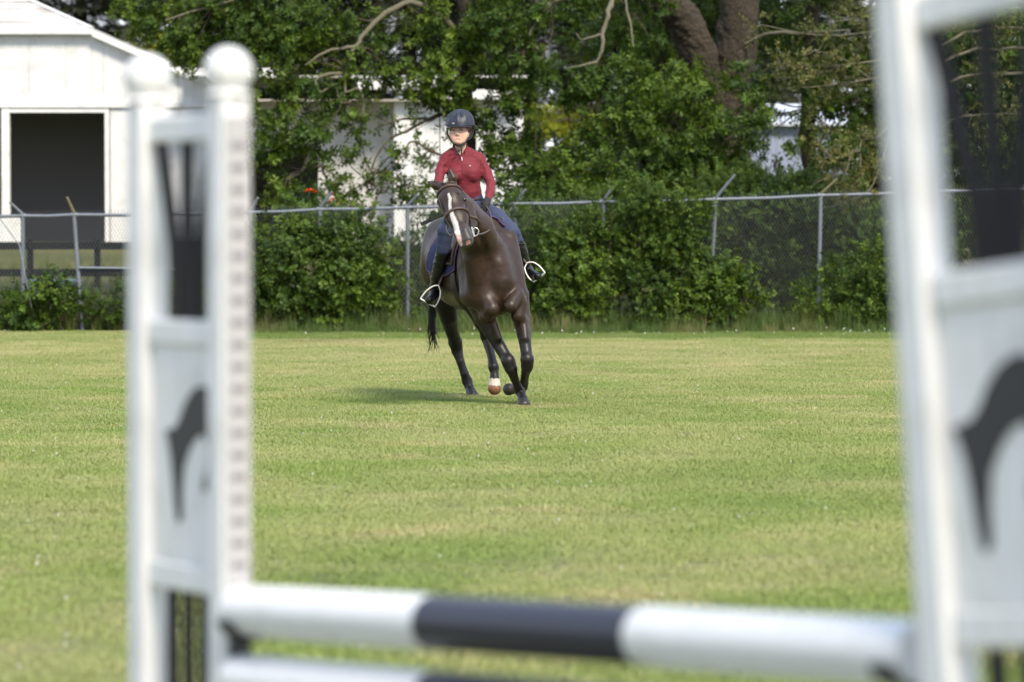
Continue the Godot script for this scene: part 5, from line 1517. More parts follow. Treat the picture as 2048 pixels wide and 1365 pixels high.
	for k in crest.size():
		for j in 5:
			var p: Vector3 = crest[k] + Vector3(rng.randf_range(-0.01, 0.01), 0, rng.randf_range(-0.02, 0.02))
			var root := h.skin(p + Vector3(-0.03, -0.06, 0), Vector3(0.35, 0.94, 0), 0.25, -0.004)
			var fall := root + Vector3(-0.06 - rng.randf() * 0.03, -0.05 - rng.randf() * 0.04, rng.randf_range(-0.02, 0.02))
			s.tube([root, root + Vector3(-0.025, 0.004, 0), fall], [0.004, 0.005, 0.001], 4, false, false)
	part("mane", s.done(), mats["hair dark"], horse)
	s = Shape.new()
	for k in 22:
		var a := Vector3(-0.5391, 1.8484, -28.12) + Vector3(rng.randf_range(-0.03, 0.03), rng.randf_range(-0.01, 0.01), rng.randf_range(-0.01, 0.02))
		s.tube(spline([a, a + Vector3(-0.01, 0.012, 0.05), a + Vector3(-0.035 + rng.randf_range(-0.02, 0.01), -0.03, 0.085)], 3), taper(7, 0.004, 0.001), 4, false, false)
	part("forelock", s.done(), mats["hair dark"], horse)
	s = Shape.new()
	for k in 60:
		var g := rng.randf()
		var a := Vector3(-0.6803, 1.2211, -30.56) + Vector3(rng.randf_range(-0.02, 0.02), 0, rng.randf_range(-0.02, 0.02))
		var b := Vector3(-0.7102, 0.816, -30.68) + Vector3(rng.randf_range(-0.035, 0.035), rng.randf_range(-0.03, 0.03), rng.randf_range(-0.03, 0.03))
		var c := Vector3(-0.7288, 0.6131, -30.7) + Vector3(rng.randf_range(-0.03, 0.04), rng.randf_range(-0.05, 0.05), rng.randf_range(-0.03, 0.03))
		var e := Vector3(-0.7023, 0.437, -30.72) + Vector3(rng.randf_range(-0.07, 0.06), rng.randf_range(-0.08, 0.20), rng.randf_range(-0.03, 0.03))
		s.tube(spline([a, b, c, e], 4), [0.006, 0.006, 0.0055, 0.005, 0.0045, 0.004, 0.0036, 0.0032, 0.0028, 0.0024, 0.002, 0.0016, 0.001], 4, false, false)
	part("tail", s.done(), mats["hair dark"], horse)
	build_tack()


func sphere(r: float) -> Array:
	var out := []
	for k in 9:
		var a := -PI / 2 + PI * k / 8.0
		out.append(Vector2(maxf(cos(a) * r, 0.0001), sin(a) * r))
	return out


# a point on the horse's skin: s runs back along the trunk, turn goes round it from the spine to the picture's right
func on_trunk(s: float, turn: float, proud: float) -> Vector3:
	var a := Vector3(-0.1955, 1.1961, -29.02)
	var b := Vector3(-0.4313, 1.191, -29.75)
	var c := a.lerp(b, s)
	var along := (b - a).normalized()
	var side := Vector3.UP.cross(along).normalized()
	if side.x < 0:
		side = -side
	return hide.skin(c, (Vector3.UP * cos(turn) + side * sin(turn)).normalized(), 0.7, proud)


# a loop round the head at a point of its axis, tipped about the view axis
func head_loop(at: Vector3, tip: Vector3, proud: float, n := 28, far := 0.19) -> Array:
	var axis := tip.normalized()
	var x := axis.cross(Vector3(0, 0, 1)).normalized()
	var y := axis.cross(x).normalized()
	var out := []
	for k in n:
		var g := TAU * k / n
		out.append(hide.skin(at, x * cos(g) + y * sin(g), far, proud))
	return out


func band(line: Array, wide: Vector3, proud := 0.0) -> ArrayMesh:
	var rows := []
	for e in [-0.5, 0.5]:
		var r := []
		for p in line:
			r.append(p + wide * e)
		rows.append(r)
	var s := Shape.new()
	s.sheet(rows)
	return s.done()


func build_tack() -> void:
	# saddle pad
	var pad := thing("saddle_pad", "quilted dark blue saddle pad with purple edging under the saddle", "saddle pad")
	var rows := []
	var edge := []
	for r in 14:
		var t := r / 13.0
		var row := []
		for k in 49:
			var g := (k / 48.0 * 2.0 - 1.0) * (1.72 + 0.18 * sin(t * PI))
			var quilt := 0.005 * absf(sin((r + k) * 1.1)) * absf(sin((r - k) * 1.1))
			row.append(on_trunk(0.02 + t * 0.92, g, 0.016 + quilt))
		rows.append(row)
	var s := Shape.new()
	s.sheet(rows)
	part("quilted_panel", s.done(), mats["pad"], pad)
	for r in 14:
		edge.append(rows[r][0])
	edge += rows[13].slice(1)
	for r in range(12, -1, -1):
		edge.append(rows[r][48])
	var front_edge: Array = rows[0].duplicate()
	front_edge.reverse()
	edge += front_edge.slice(1, 48)
	s = Shape.new()
	s.tube(edge, 0.009, 5, true)
	part("piped_edge", s.done(), mats["pad trim"], pad)

	# saddle
	var saddle := thing("saddle", "brown leather riding saddle with bright stirrups under the rider", "saddle")
	var f := Flesh.new(Vector3(-0.62, 1.35, -30.1), Vector3(0.02, 1.95, -28.95), 0.013)
	f.bone(Vector3(-0.2475, 1.5877, -29.15), 0.045, Vector3(-0.2917, 1.5715, -29.3), 0.075, 0.05)
	f.bone(Vector3(-0.2917, 1.5715, -29.3), 0.075, Vector3(-0.364, 1.5473, -29.6), 0.11, 0.06)
	f.bone(Vector3(-0.364, 1.5473, -29.6), 0.11, Vector3(-0.4333, 1.61, -29.9), 0.085, 0.06)
	s = Shape.new()
	f.net(s, plain_tint)
	part("seat", s.done(), mats["leather"], saddle)
	for side in [-1.0, 1.0]:
		rows = []
		for r in 10:
			var t := r / 9.0
			var row := []
			for k in 16:
				var u := k / 15.0
				var w: float = 0.34 + u * 1.22
				var fore := 0.10 - 0.10 * sin(u * PI) * 0.8
				var aft := 0.52 + 0.06 * sin(u * PI)
				row.append(on_trunk(lerpf(fore, aft, t), w * side, 0.034 + 0.012 * sin(u * PI)))
			rows.append(row)
		s = Shape.new()
		s.sheet(rows, side < 0)
		var flap := part("flap", s.done(), mats["leather"], saddle)
		edge = []
		for k in 16:
			edge.append(rows[0][k])
		for r in range(1, 10):
			edge.append(rows[r][15])
		s = Shape.new()
		s.tube(edge, 0.012, 6)
		part("flap_edge", s.done(), mats["brown leather"], flap)
	rows = []
	for r in 3:
		var row := []
		for k in 26:
			row.append(on_trunk(0.10 + r * 0.055, 1.55 + k / 25.0 * (TAU - 3.1), 0.014))
		rows.append(row)
	s = Shape.new()
	s.sheet(rows)
	part("girth", s.done(), mats["leather"], saddle)
	var irons := [
		[[Vector3(-0.6292, 1.0107, -29.22), Vector3(-0.6763, 1.0022, -29.22), Vector3(-0.7317, 0.9638, -29.21), Vector3(-0.7657, 0.9212, -29.2), Vector3(-0.7828, 0.8955, -29.2), Vector3(-0.7184, 0.8572, -29.19), Vector3(-0.6584, 0.8274, -29.18), Vector3(-0.6372, 0.8615, -29.19), Vector3(-0.616, 0.9126, -29.2), Vector3(-0.6119, 0.9595, -29.21)], [Vector3(-0.544, 1.2288, -29.25), Vector3(-0.591, 1.1004, -29.24), Vector3(-0.6249, 1.015, -29.22)]],
		[[Vector3(0.1284, 1.2033, -29.22), Vector3(0.1797, 1.2076, -29.21), Vector3(0.2309, 1.1778, -29.2), Vector3(0.2651, 1.1394, -29.19), Vector3(0.2821, 1.1181, -29.18), Vector3(0.2351, 1.0754, -29.18), Vector3(0.1838, 1.0412, -29.18), Vector3(0.1496, 1.0667, -29.19), Vector3(0.1197, 1.1136, -29.2), Vector3(0.1069, 1.1606, -29.21)], [Vector3(0.0428, 1.323, -29.25), Vector3(0.0942, 1.2374, -29.23), Vector3(0.1241, 1.1947, -29.22)]],
	]
	for row in irons:
		s = Shape.new()
		s.tube(spline(row[0].slice(0, 5), 4) + [row[0][5]] + spline(row[0].slice(6), 4), 0.0066, 8, true)
		var iron := part("stirrup", s.done(), mats["stirrup"], saddle)
		s = Shape.new()
		s.tube([row[0][4], row[0][5], row[0][6]], 0.010, 6)
		part("tread", s.done(), mats["steel"], iron)
		s = Shape.new()
		s.tube(row[1], [0.013, 0.012, 0.010], 5)
		part("stirrup_leather", s.done(), mats["brown leather"], saddle)
	s = Shape.new()
	var lead := Vector3(-0.1909, 1.5188, -28.98)
	s.box(Transform3D(Basis(Vector3(0, 0, 1), -0.7), hide.skin(lead - Vector3(0.02, 0.04, 0.02), Vector3(0.3, 0.3, 0.9).normalized(), 0.3, 0.012)), Vector3(0.045, 0.014, 0.012), 0.003)
	part("pale_buckle_guard", s.done(), mats["trim"], saddle)

	# bridle
	var bridle := thing("bridle", "brown leather bridle with noseband and steel bit on the horse's head", "bridle")
	var down := Vector3(-0.3856, 1.4081, -27.72) - Vector3(-0.5137, 1.819, -28.08)
	s = Shape.new()
	s.tube(head_loop(Vector3(-0.4293, 1.5635, -27.93), down + Vector3(0.05, 0, 0.05), 0.006), 0.013, 6, true)
	part("noseband", s.done(), mats["brown leather"], bridle)
	s = Shape.new()
	s.tube(head_loop(Vector3(-0.5098, 1.7699, -28.09), down + Vector3(-0.02, 0, 0.02), 0.007, 28, 0.15), 0.012, 6, true)
	part("browband", s.done(), mats["brown leather"], bridle)
	for line in [[Vector3(-0.3975, 1.7974, -28), Vector3(-0.377, 1.7441, -28), Vector3(-0.348, 1.6538, -27.97), Vector3(-0.3227, 1.5633, -27.9), Vector3(-0.3093, 1.4733, -27.8)], [Vector3(-0.5861, 1.7441, -28), Vector3(-0.5646, 1.6659, -27.95), Vector3(-0.5259, 1.563, -27.85), Vector3(-0.4835, 1.4569, -27.75)]]:
		s = Shape.new()
		var pts := []
		for p in line:
			var way := Vector3(0.75 if line[0].x > -0.45 else -0.75, 0, 0.65).normalized()
			pts.append(hide.skin(p - way * 0.05, way, 0.2, 0.006))
		s.tube(spline(pts, 4), 0.007, 6)
		part("cheekpiece", s.done(), mats["leather"], bridle)
	s = Shape.new()
	var bit := Vector3(-0.3082, 1.4649, -27.7)
	s.box(Transform3D(Basis(Vector3(0, 0, 1), 0.28), bit + Vector3(-0.008, 0, 0.012)), Vector3(0.014, 0.085, 0.010), 0.003)
	part("bit_cheek", s.done(), mats["steel"], bridle)
	s = Shape.new()
	var ring := []
	for k in 16:
		ring.append(bit + Vector3(cos(TAU * k / 16.0) * 0.026 + 0.012, sin(TAU * k / 16.0) * 0.032, 0.004))
	s.tube(ring, 0.005, 6, true)
	part("bit_ring", s.done(), mats["steel"], bridle)
	s = Shape.new()
	s.tube(spline([bit + Vector3(0.03, -0.005, 0), Vector3(-0.2686, 1.4448, -27.8), Vector3(-0.2263, 1.4576, -28.1), Vector3(-0.1833, 1.4875, -28.45), Vector3(-0.1642, 1.5263, -28.75), Vector3(-0.178, 1.5864, -28.95), Vector3(-0.1913, 1.638, -29.04), Vector3(-0.2213, 1.6894, -29.08)], 6), 0.0075, 6)
	part("rein", s.done(), mats["brown leather"], bridle)
	s = Shape.new()
	s.tube(spline([Vector3(-0.4789, 1.4487, -27.72), Vector3(-0.5074, 1.4409, -27.95), Vector3(-0.5428, 1.5036, -28.3), Vector3(-0.5336, 1.5848, -28.7), Vector3(-0.5207, 1.637, -28.92)], 6), 0.0075, 6)
	part("rein", s.done(), mats["brown leather"], bridle)


# ---------------------------------------------------------------- rider

func face_tint(p: Vector3, _d: Vector3) -> Color:
	var c := Color(0.62, 0.39, 0.30).lerp(Color(0.60, 0.33, 0.25), clampf(0.4 + soft_noise.get_noise_3dv(p * 28.0), 0.0, 1.0) * 0.6)
	var v := func(q: Vector3) -> float: return Vector2(p.x - q.x, p.y - q.y).length()
	if p.z > -29.46:
		c = c.lerp(Color(0.62, 0.30, 0.24), 0.45 * smoothstep(0.03, 0.005, minf(v.call(Vector3(-0.5118, 2.3028, -29.4)), v.call(Vector3(-0.4215, 2.3028, -29.4)))))
		for e in [Vector3(-0.5075, 2.3436, -29.4), Vector3(-0.4365, 2.3458, -29.4)]:
			var q := Vector2((p.x - e.x) / 0.017, (p.y - e.y) / 0.0065).length()
			c = c.lerp(Color(0.11, 0.065, 0.05), smoothstep(1.25, 0.7, q))
			var brow := Vector2((p.x - e.x) / 0.022, (p.y - e.y - 0.021) / 0.0048).length()
			c = c.lerp(Color(0.34, 0.19, 0.12), 0.6 * smoothstep(1.2, 0.7, brow))
		var lip := Vector2((p.x - Vector3(-0.4667, 2.2693, -29.4).x) / 0.025, (p.y - Vector3(-0.4667, 2.2693, -29.4).y) / 0.0085).length()
		c = c.lerp(Color(0.52, 0.22, 0.19), 0.7 * smoothstep(1.2, 0.8, lip))
		var gap := Vector2((p.x - Vector3(-0.4667, 2.2736, -29.4).x) / 0.020, (p.y - Vector3(-0.4667, 2.2736, -29.4).y) / 0.0028).length()
		c = c.lerp(Color(0.26, 0.09, 0.075), 0.8 * smoothstep(1.2, 0.8, gap))
	return c


func build_rider() -> void:
	var who := thing("person", "rider in a crimson long-sleeved shirt, blue breeches and dark helmet on the horse", "person")
	var hips := Vector3(-0.3635, 1.6855, -29.56)
	var arm_r := [[Vector3(-0.5784, 2.0947, -29.5), 0.048], [Vector3(-0.6165, 1.9947, -29.46), 0.045], [Vector3(-0.632, 1.8986, -29.38), 0.041], [Vector3(-0.589, 1.7925, -29.16), 0.036], [Vector3(-0.5302, 1.6884, -28.98), 0.028]]
	var arm_l := [[Vector3(-0.2762, 2.0947, -29.5), 0.048], [Vector3(-0.2243, 1.9908, -29.48), 0.045], [Vector3(-0.1807, 1.8817, -29.4), 0.041], [Vector3(-0.1886, 1.8027, -29.28), 0.037], [Vector3(-0.2134, 1.7328, -29.16), 0.029]]
	var leg_r := [[Vector3(-0.4146, 1.6418, -29.5), 0.098], [Vector3(-0.4969, 1.5713, -29.26), 0.084], [Vector3(-0.5655, 1.4765, -29.04), 0.068], [Vector3(-0.5834, 1.3234, -29.08), 0.061]]
	var shin_r := [[Vector3(-0.5881, 1.3021, -29.1), 0.060], [Vector3(-0.6111, 1.2121, -29.18), 0.060], [Vector3(-0.6485, 1.0738, -29.32), 0.048], [Vector3(-0.668, 0.9779, -29.42), 0.040]]
	var foot_r := [[Vector3(-0.668, 0.9348, -29.42), 0.040], [Vector3(-0.6863, 0.9027, -29.28), 0.040], [Vector3(-0.7086, 0.8837, -29.14), 0.036]]
	var leg_l := [[Vector3(-0.3023, 1.6504, -29.5), 0.104], [Vector3(-0.1456, 1.5799, -29.26), 0.098], [Vector3(-0.0085, 1.4597, -29.12), 0.076], [Vector3(0.0342, 1.3915, -29.16), 0.064]]
	var shin_l := [[Vector3(0.0384, 1.3787, -29.16), 0.063], [Vector3(0.0771, 1.2973, -29.24), 0.060], [Vector3(0.1118, 1.2023, -29.36), 0.045], [Vector3(0.1336, 1.1502, -29.42), 0.040]]
	var foot_l := [[Vector3(0.1422, 1.1244, -29.42), 0.040], [Vector3(0.1844, 1.1, -29.28), 0.040], [Vector3(0.2177, 1.0886, -29.14), 0.036]]

	# the body under the clothes, with the head on a grid of its own
	var f := Flesh.new(Vector3(-0.85, 0.8, -29.85), Vector3(0.30, 2.25, -28.85), 0.013)
	f.bone(hips, 0.09, Vector3(-0.3802, 1.806, -29.52), 0.075, 0.06)
	f.bone(Vector3(-0.3802, 1.806, -29.52), 0.075, Vector3(-0.4144, 2.0041, -29.5), 0.09, 0.06)
	f.bone(Vector3(-0.5439, 2.1162, -29.5), 0.04, Vector3(-0.3021, 2.1162, -29.5), 0.04, 0.06)
	f.bone(Vector3(-0.4446, 2.1248, -29.5), 0.05, Vector3(-0.4487, 2.2194, -29.49), 0.046, 0.03)
	for c in [arm_r, arm_l, leg_r, shin_r, foot_r, leg_l, shin_l, foot_l]:
		var thin := []
		for q in c:
			thin.append([q[0], q[1] - 0.012])
		f.chain(thin, 0.03)
	f.bone(leg_r[3][0], 0.045, shin_r[0][0], 0.045, 0.03)
	f.bone(leg_l[3][0], 0.045, shin_l[0][0], 0.045, 0.03)
	f.bone(shin_r[3][0], 0.028, foot_r[0][0], 0.028, 0.02)
	f.bone(shin_l[3][0], 0.028, foot_l[0][0], 0.028, 0.02)
	var s := Shape.new()
	f.net(s, func(_p: Vector3, _d: Vector3) -> Color: return Color(0.62, 0.39, 0.30))
	var turned := Basis(Vector3.UP, -0.16)
	f = Flesh.new(Vector3(-0.5993, 2.0859, -29.68), Vector3(-0.3081, 2.5464, -29.26), 0.0034)
	f.egg(Transform3D(turned, Vector3(-0.4445, 2.3748, -29.5)), Vector3(0.076, 0.098, 0.096), 0.02)
	f.egg(Transform3D(turned, Vector3(-0.4589, 2.3045, -29.455)), Vector3(0.064, 0.074, 0.066), 0.03)
	f.bone(Vector3(-0.5166, 2.3037, -29.43), 0.026, Vector3(-0.4906, 2.2517, -29.415), 0.022, 0.03)
	f.bone(Vector3(-0.4005, 2.304, -29.44), 0.026, Vector3(-0.4261, 2.2518, -29.42), 0.022, 0.03)
	f.bone(Vector3(-0.4689, 2.2428, -29.405), 0.019, Vector3(-0.4517, 2.2385, -29.405), 0.018, 0.022)
	f.bone(Vector3(-0.4696, 2.35, -29.398), 0.006, Vector3(-0.4715, 2.3108, -29.38), 0.0088, 0.012)
	f.bone(Vector3(-0.4824, 2.3042, -29.39), 0.0062, Vector3(-0.4579, 2.3042, -29.39), 0.0062, 0.008)
	f.bone(Vector3(-0.4859, 2.2683, -29.395), 0.007, Vector3(-0.4472, 2.2683, -29.395), 0.007, 0.010)
	f.egg(Transform3D(turned, Vector3(-0.5094, 2.3431, -29.385)), Vector3(0.013, 0.006, 0.009), 0.008, true)
	f.egg(Transform3D(turned, Vector3(-0.435, 2.344, -29.385)), Vector3(0.013, 0.006, 0.009), 0.008, true)
	f.bone(Vector3(-0.4444, 2.2711, -29.49), 0.050, Vector3(-0.4446, 2.1248, -29.5), 0.050, 0.03)
	f.egg(Transform3D(turned, Vector3(-0.3733, 2.3274, -29.5)), Vector3(0.010, 0.030, 0.018), 0.008)
	f.net(s, face_tint)
	part("body", s.done(), mats["skin"], who)
	for e in [Vector3(-0.5076, 2.3434, -29.408), Vector3(-0.4371, 2.3443, -29.408)]:
		s = Shape.new()
		s.lathe(Transform3D(Basis(), e), sphere(0.0098), 10)
		var ball := part("eye", s.done(), mats["eye white"], who)
		s = Shape.new()
		s.lathe(Transform3D(Basis(), e + Vector3(-0.0022, 0, 0.0062)), sphere(0.0052), 8)
		part("iris", s.done(), mats["iris"], ball)

	# shirt
	f = Flesh.new(Vector3(-0.78, 1.62, -29.82), Vector3(0.02, 2.24, -28.9), 0.0085)
	f.bone(Vector3(-0.3718, 1.7458, -29.54), 0.106, Vector3(-0.3802, 1.8319, -29.52), 0.098, 0.06)
	f.bone(Vector3(-0.3802, 1.8319, -29.52), 0.098, Vector3(-0.4101, 2.0127, -29.5), 0.106, 0.07)
	f.bone(Vector3(-0.4878, 1.9912, -29.5), 0.080, Vector3(-0.3324, 1.9912, -29.5), 0.080, 0.06)
	f.bone(Vector3(-0.5482, 2.1119, -29.5), 0.044, Vector3(-0.3021, 2.1119, -29.5), 0.044, 0.07)
	f.bone(Vector3(-0.5093, 2.155, -29.5), 0.046, Vector3(-0.3755, 2.155, -29.5), 0.046, 0.05)
	f.bone(Vector3(-0.4822, 1.9724, -29.42), 0.044, Vector3(-0.4779, 1.9595, -29.42), 0.046, 0.05)
	f.bone(Vector3(-0.3401, 1.9681, -29.42), 0.046, Vector3(-0.3444, 1.9552, -29.42), 0.048, 0.05)
	f.chain(arm_r, 0.035)
	f.chain(arm_l, 0.035)
	# folds inside the elbows and at the waist
	for fold in [[Vector3(-0.6009, 1.932, -29.33), Vector3(-0.5628, 1.9497, -29.36)], [Vector3(-0.2191, 1.9111, -29.36), Vector3(-0.1633, 1.9283, -29.36)], [Vector3(-0.223, 1.8544, -29.3), Vector3(-0.1545, 1.872, -29.33)], [Vector3(-0.2312, 1.8108, -29.25), Vector3(-0.1628, 1.8284, -29.28)], [Vector3(-0.2585, 2.0373, -29.44), Vector3(-0.2411, 1.9595, -29.42)], [Vector3(-0.5773, 2.0373, -29.44), Vector3(-0.5769, 1.9595, -29.42)]]:
		f.bone(fold[0], 0.006, fold[1], 0.005, 0.016, true)
	f.ripple(gap_noise, Vector3(2.6, 6.0, 2.6), 0.006)
	f.bone(Vector3(-0.4345, 2.0966, -29.4), 0.016, Vector3(-0.4476, 2.2089, -29.42), 0.066, 0.014, true)
	s = Shape.new()
	f.net(s, plain_tint)
	var shirt := part("shirt", s.done(), mats["shirt"], who)
	# stand-up collar, open at the front
	var rows := []
	for r in 4:
		var row := []
		for k in 25:
			var g := lerpf(0.60, TAU - 0.60, k / 24.0)
			var up := r / 3.0
			var wide := 0.060 + 0.006 * up + 0.010 * (1.0 - up)
			var c := Vector3(-0.4466, 2.1721, -29.495) + Vector3(sin(g) * wide, up * (0.050 - 0.012 * maxf(cos(g), 0.0)) - 0.014 * cos(g) - 0.026 * maxf(cos(g), 0.0), cos(g) * wide * 1.05)
			row.append(c)
		rows.append(row)
	s = Shape.new()
	s.sheet(rows)
	var inner := []
	for r in rows:
		var row := []
		for p in r:
			row.append(p + (Vector3(-0.4466, 2.1721, -29.495) - p) * Vector3(1, 0, 1) * 0.06)
		inner.append(row)
	s.sheet(inner, true)
	part("collar", s.done(), mats["shirt"], shirt)
	var on_front := func(pts: Array, proud: float) -> Array:
		var out := []
		for p in pts:
			out.append(f.skin(p - Vector3(0, 0, 0.1), Vector3(0, 0, 1), 0.35, proud))
		return out
	s = Shape.new()
	s.tube(on_front.call([Vector3(-0.4403, 2.1162, -29.5), Vector3(-0.4316, 2.0817, -29.5), Vector3(-0.4274, 2.0257, -29.5), Vector3(-0.4274, 1.9696, -29.5), Vector3(-0.4274, 1.9265, -29.5)], 0.0015), 0.0035, 5)
	part("zip", s.done(), mats["shirt seam"], shirt)
	s = Shape.new()
	s.tube(on_front.call([Vector3(-0.4338, 2.1119, -29.5), Vector3(-0.4295, 2.0817, -29.5)], 0.004), 0.0045, 5)
	part("zip_pull", s.done(), mats["badge"], shirt)
	for seam in [[Vector3(-0.5179, 2.1378, -29.5), Vector3(-0.5654, 2.1076, -29.5), Vector3(-0.5957, 2.0817, -29.5)], [Vector3(-0.3712, 2.1378, -29.5), Vector3(-0.3194, 2.1119, -29.5), Vector3(-0.2762, 2.0904, -29.5)], [Vector3(-0.5784, 2.0817, -29.5), Vector3(-0.5655, 2.0257, -29.5), Vector3(-0.5612, 1.961, -29.5)], [Vector3(-0.2676, 2.0817, -29.5), Vector3(-0.272, 2.0257, -29.5), Vector3(-0.2763, 1.961, -29.5)]]:
		s = Shape.new()
		s.tube(on_front.call(seam, 0.0006), 0.0024, 4)
		part("seam", s.done(), mats["shirt seam"], shirt)
	s = Shape.new()
	s.tube(on_front.call([Vector3(-0.3669, 2.0343, -29.5), Vector3(-0.3583, 2.0429, -29.5), Vector3(-0.354, 2.0343, -29.5)], 0.002), 0.0022, 4)
	part("chest_logo", s.done(), mats["badge"], shirt)

	# breeches with a belt, boots, gloves
	f = Flesh.new(Vector3(-0.72, 1.25, -29.85), Vector3(0.16, 1.86, -28.88), 0.0095)
	f.bone(hips, 0.120, Vector3(-0.3718, 1.7717, -29.54), 0.112, 0.08)
	f.chain(leg_r, 0.06)
	f.chain(leg_l, 0.06)
	f.ripple(gap_noise, Vector3(3.0, 6.0, 3.0), 0.004)
	s = Shape.new()
	f.net(s, plain_tint)
	var breeches := part("breeches", s.done(), mats["breeches"], who)
	s = Shape.new()
	var belt := []
	for k in 24:
		var g := TAU * k / 24.0
		belt.append(f.skin(Vector3(-0.3718, 1.7544, -29.54), Vector3(sin(g), -0.05, cos(g)).normalized(), 0.25, 0.006))
	s.tube(belt, 0.012, 5, true)
	part("belt", s.done(), mats["boot"], breeches)
	var number := 0
	for pair in [[shin_r, foot_r], [shin_l, foot_l]]:
		var c: Vector3 = pair[0][1][0]
		f = Flesh.new(c + Vector3(-0.28, -0.52, -0.42), c + Vector3(0.32, 0.22, 0.32), 0.009)
		f.chain(pair[0], 0.03)
		f.bone(pair[0][3][0], 0.042, pair[1][0][0], 0.046, 0.03)
		f.chain(pair[1], 0.025)
		f.ripple(gap_noise, Vector3(3.0, 10.0, 3.0), 0.006)
		f.bone(pair[1][0][0], 0.036, pair[1][0][0] + Vector3(0, -0.03, -0.05), 0.030, 0.02)
		s = Shape.new()
		f.net(s, plain_tint)
		var boot := part("boot", s.done(), mats["boot"], who)
		s = Shape.new()
		var top := []
		for k in 16:
			var g := TAU * k / 16.0
			top.append(f.skin(pair[0][0][0] + Vector3(0, -0.012, 0), Vector3(sin(g), 0, cos(g)), 0.12, 0.001))
		s.tube(top, 0.006, 5, true)
		part("boot_rim", s.done(), mats["leather"], boot)
		number += 1
	for hand in [[arm_l[4][0], Vector3(-0.23, 1.681, -29.1), 1.0], [arm_r[4][0], Vector3(-0.5167, 1.6456, -28.93), -1.0]]:
		var c: Vector3 = hand[1]
		var w: Vector3 = hand[0]
		f = Flesh.new(c - Vector3(0.10, 0.10, 0.12), c + Vector3(0.10, 0.12, 0.10), 0.0042)
		f.bone(w, 0.034, w.lerp(c, 0.35), 0.030, 0.02)
		f.bone(w.lerp(c, 0.35), 0.030, c, 0.030, 0.02)
		f.bone(c + Vector3(0.006 * hand[2], 0.020, 0), 0.022, c + Vector3(0.002 * hand[2], -0.022, 0.004), 0.021, 0.012)
		for k in 4:
			var base := c + Vector3(-0.004 * hand[2], 0.026 - k * 0.0175, 0.022)
			var long: float = [0.030, 0.034, 0.032, 0.026][k]
			var knuckle := base + Vector3(0.002 * hand[2], -0.006, long * 0.6)
			var tip := knuckle + Vector3(-0.026 * hand[2], -0.008, -0.004)
			f.chain([[base, 0.0098], [knuckle, 0.0095], [tip, 0.0085], [tip + Vector3(-0.002 * hand[2], 0.0, -0.022), 0.008]], 0.004)
		f.chain([[c + Vector3(-0.018 * hand[2], 0.022, -0.006), 0.012], [c + Vector3(-0.026 * hand[2], 0.036, 0.018), 0.0105], [c + Vector3(-0.018 * hand[2], 0.034, 0.044), 0.0092]], 0.006)
		s = Shape.new()
		f.net(s, plain_tint)
		part("glove", s.done(), mats["glove"], who)

	# hair seen under the helmet
	s = Shape.new()
	for k in 60:
		var g := rng.randf_range(0.6, 2.6)
		var side := 1.0 if k % 3 else -1.0
		var a := Vector3(-0.4446, 2.3838, -29.51) + turned * Vector3(sin(g) * 0.082 * side, rng.randf_range(-0.01, 0.02), cos(g) * 0.098)
		s.tube(spline([a, a + Vector3(0.006 * side, -0.03, -0.004), a + Vector3(0.002 * side, -0.055, -0.022), a + Vector3(-0.012 * side, -0.075, -0.05)], 3), taper(10, 0.0045, 0.0025), 4, false, false)
	part("hair", s.done(), mats["hair auburn"], who)
	s = Shape.new()
	s.lathe(Transform3D(Basis(), Vector3(-0.3751, 2.2944, -29.475)), sphere(0.005), 8)
	part("earring", s.done(), mats["badge"], who)

	# helmet: a ridged shell with a short peak, harness and badge
	var centre := Vector3(-0.4468, 2.3924, -29.51)
	rows = []
	var low := []
	var ridge := Basis(Vector3.UP, -0.14) * Basis(Vector3.RIGHT, 0.06)
	for r in 15:
		var v := r / 14.0
		var row := []
		for k in 49:
			var g := TAU * k / 48.0
			var a := v * PI * 0.5
			var fold := 0.007 * sin(v * PI) * cos(g * 9.0 + v * 2.5 * sin(g)) + 0.004 * exp(-pow(sin(g) * cos(a) / 0.16, 2.0))
			var rr := Vector3(0.125 + fold, 0.134 + fold * 0.8, 0.150 + fold)
			var p := Vector3(sin(g) * cos(a), sin(a), cos(g) * cos(a)) * rr
			if v < 0.2:
				p.y -= 0.024 * (1.0 - v / 0.2) * maxf(0.0, -cos(g)) 
			row.append(centre + ridge * p)
		rows.append(row)
		if r == 0:
			low = row
	s = Shape.new()
	s.sheet(rows)
	var helmet := part("helmet", s.done(), mats["helmet shell"], who)
	s = Shape.new()
	s.tube(low.slice(0, 48), 0.006, 6, true)
	part("helmet_rim", s.done(), mats["helmet trim"], helmet)
	rows = []
	for r in 5:
		var u := r / 4.0
		var row := []
		for k in 21:
			var g := lerpf(-1.15, 1.15, k / 20.0)
			var reach := 1.0 + 0.20 * u * pow(cos(g * 1.3), 1.0)
			row.append(centre + ridge * Vector3(sin(g) * 0.122 * lerpf(1.0, reach, 0.6), -0.004 - 0.012 * u, cos(g) * 0.148 * reach))
		rows.append(row)
	s = Shape.new()
	s.sheet(rows, true)
	var under := []
	for r in rows:
		var row := []
		for p in r:
			row.append(p + Vector3(0, 0.005, 0))
		under.append(row)
	s.sheet(under)
	part("peak", s.done(), mats["helmet shell"], helmet)
	for vent in [[-0.9, 0.45], [-0.35, 0.55], [0.35, 0.55], [0.9, 0.45]]:
		var pts := []
		for k in 6:
			var a: float = vent[1] + k * 0.10
			var g: float = vent[0] * (1.0 - k * 0.06)
			pts.append(centre + ridge * (Vector3(sin(g) * cos(a), sin(a), cos(g) * cos(a)) * Vector3(0.122, 0.132, 0.149)))
		s = Shape.new()
		s.tube(pts, [0.002, 0.006, 0.007, 0.007, 0.005, 0.002], 6)
		part("vent", s.done(), mats["helmet trim"], helmet)
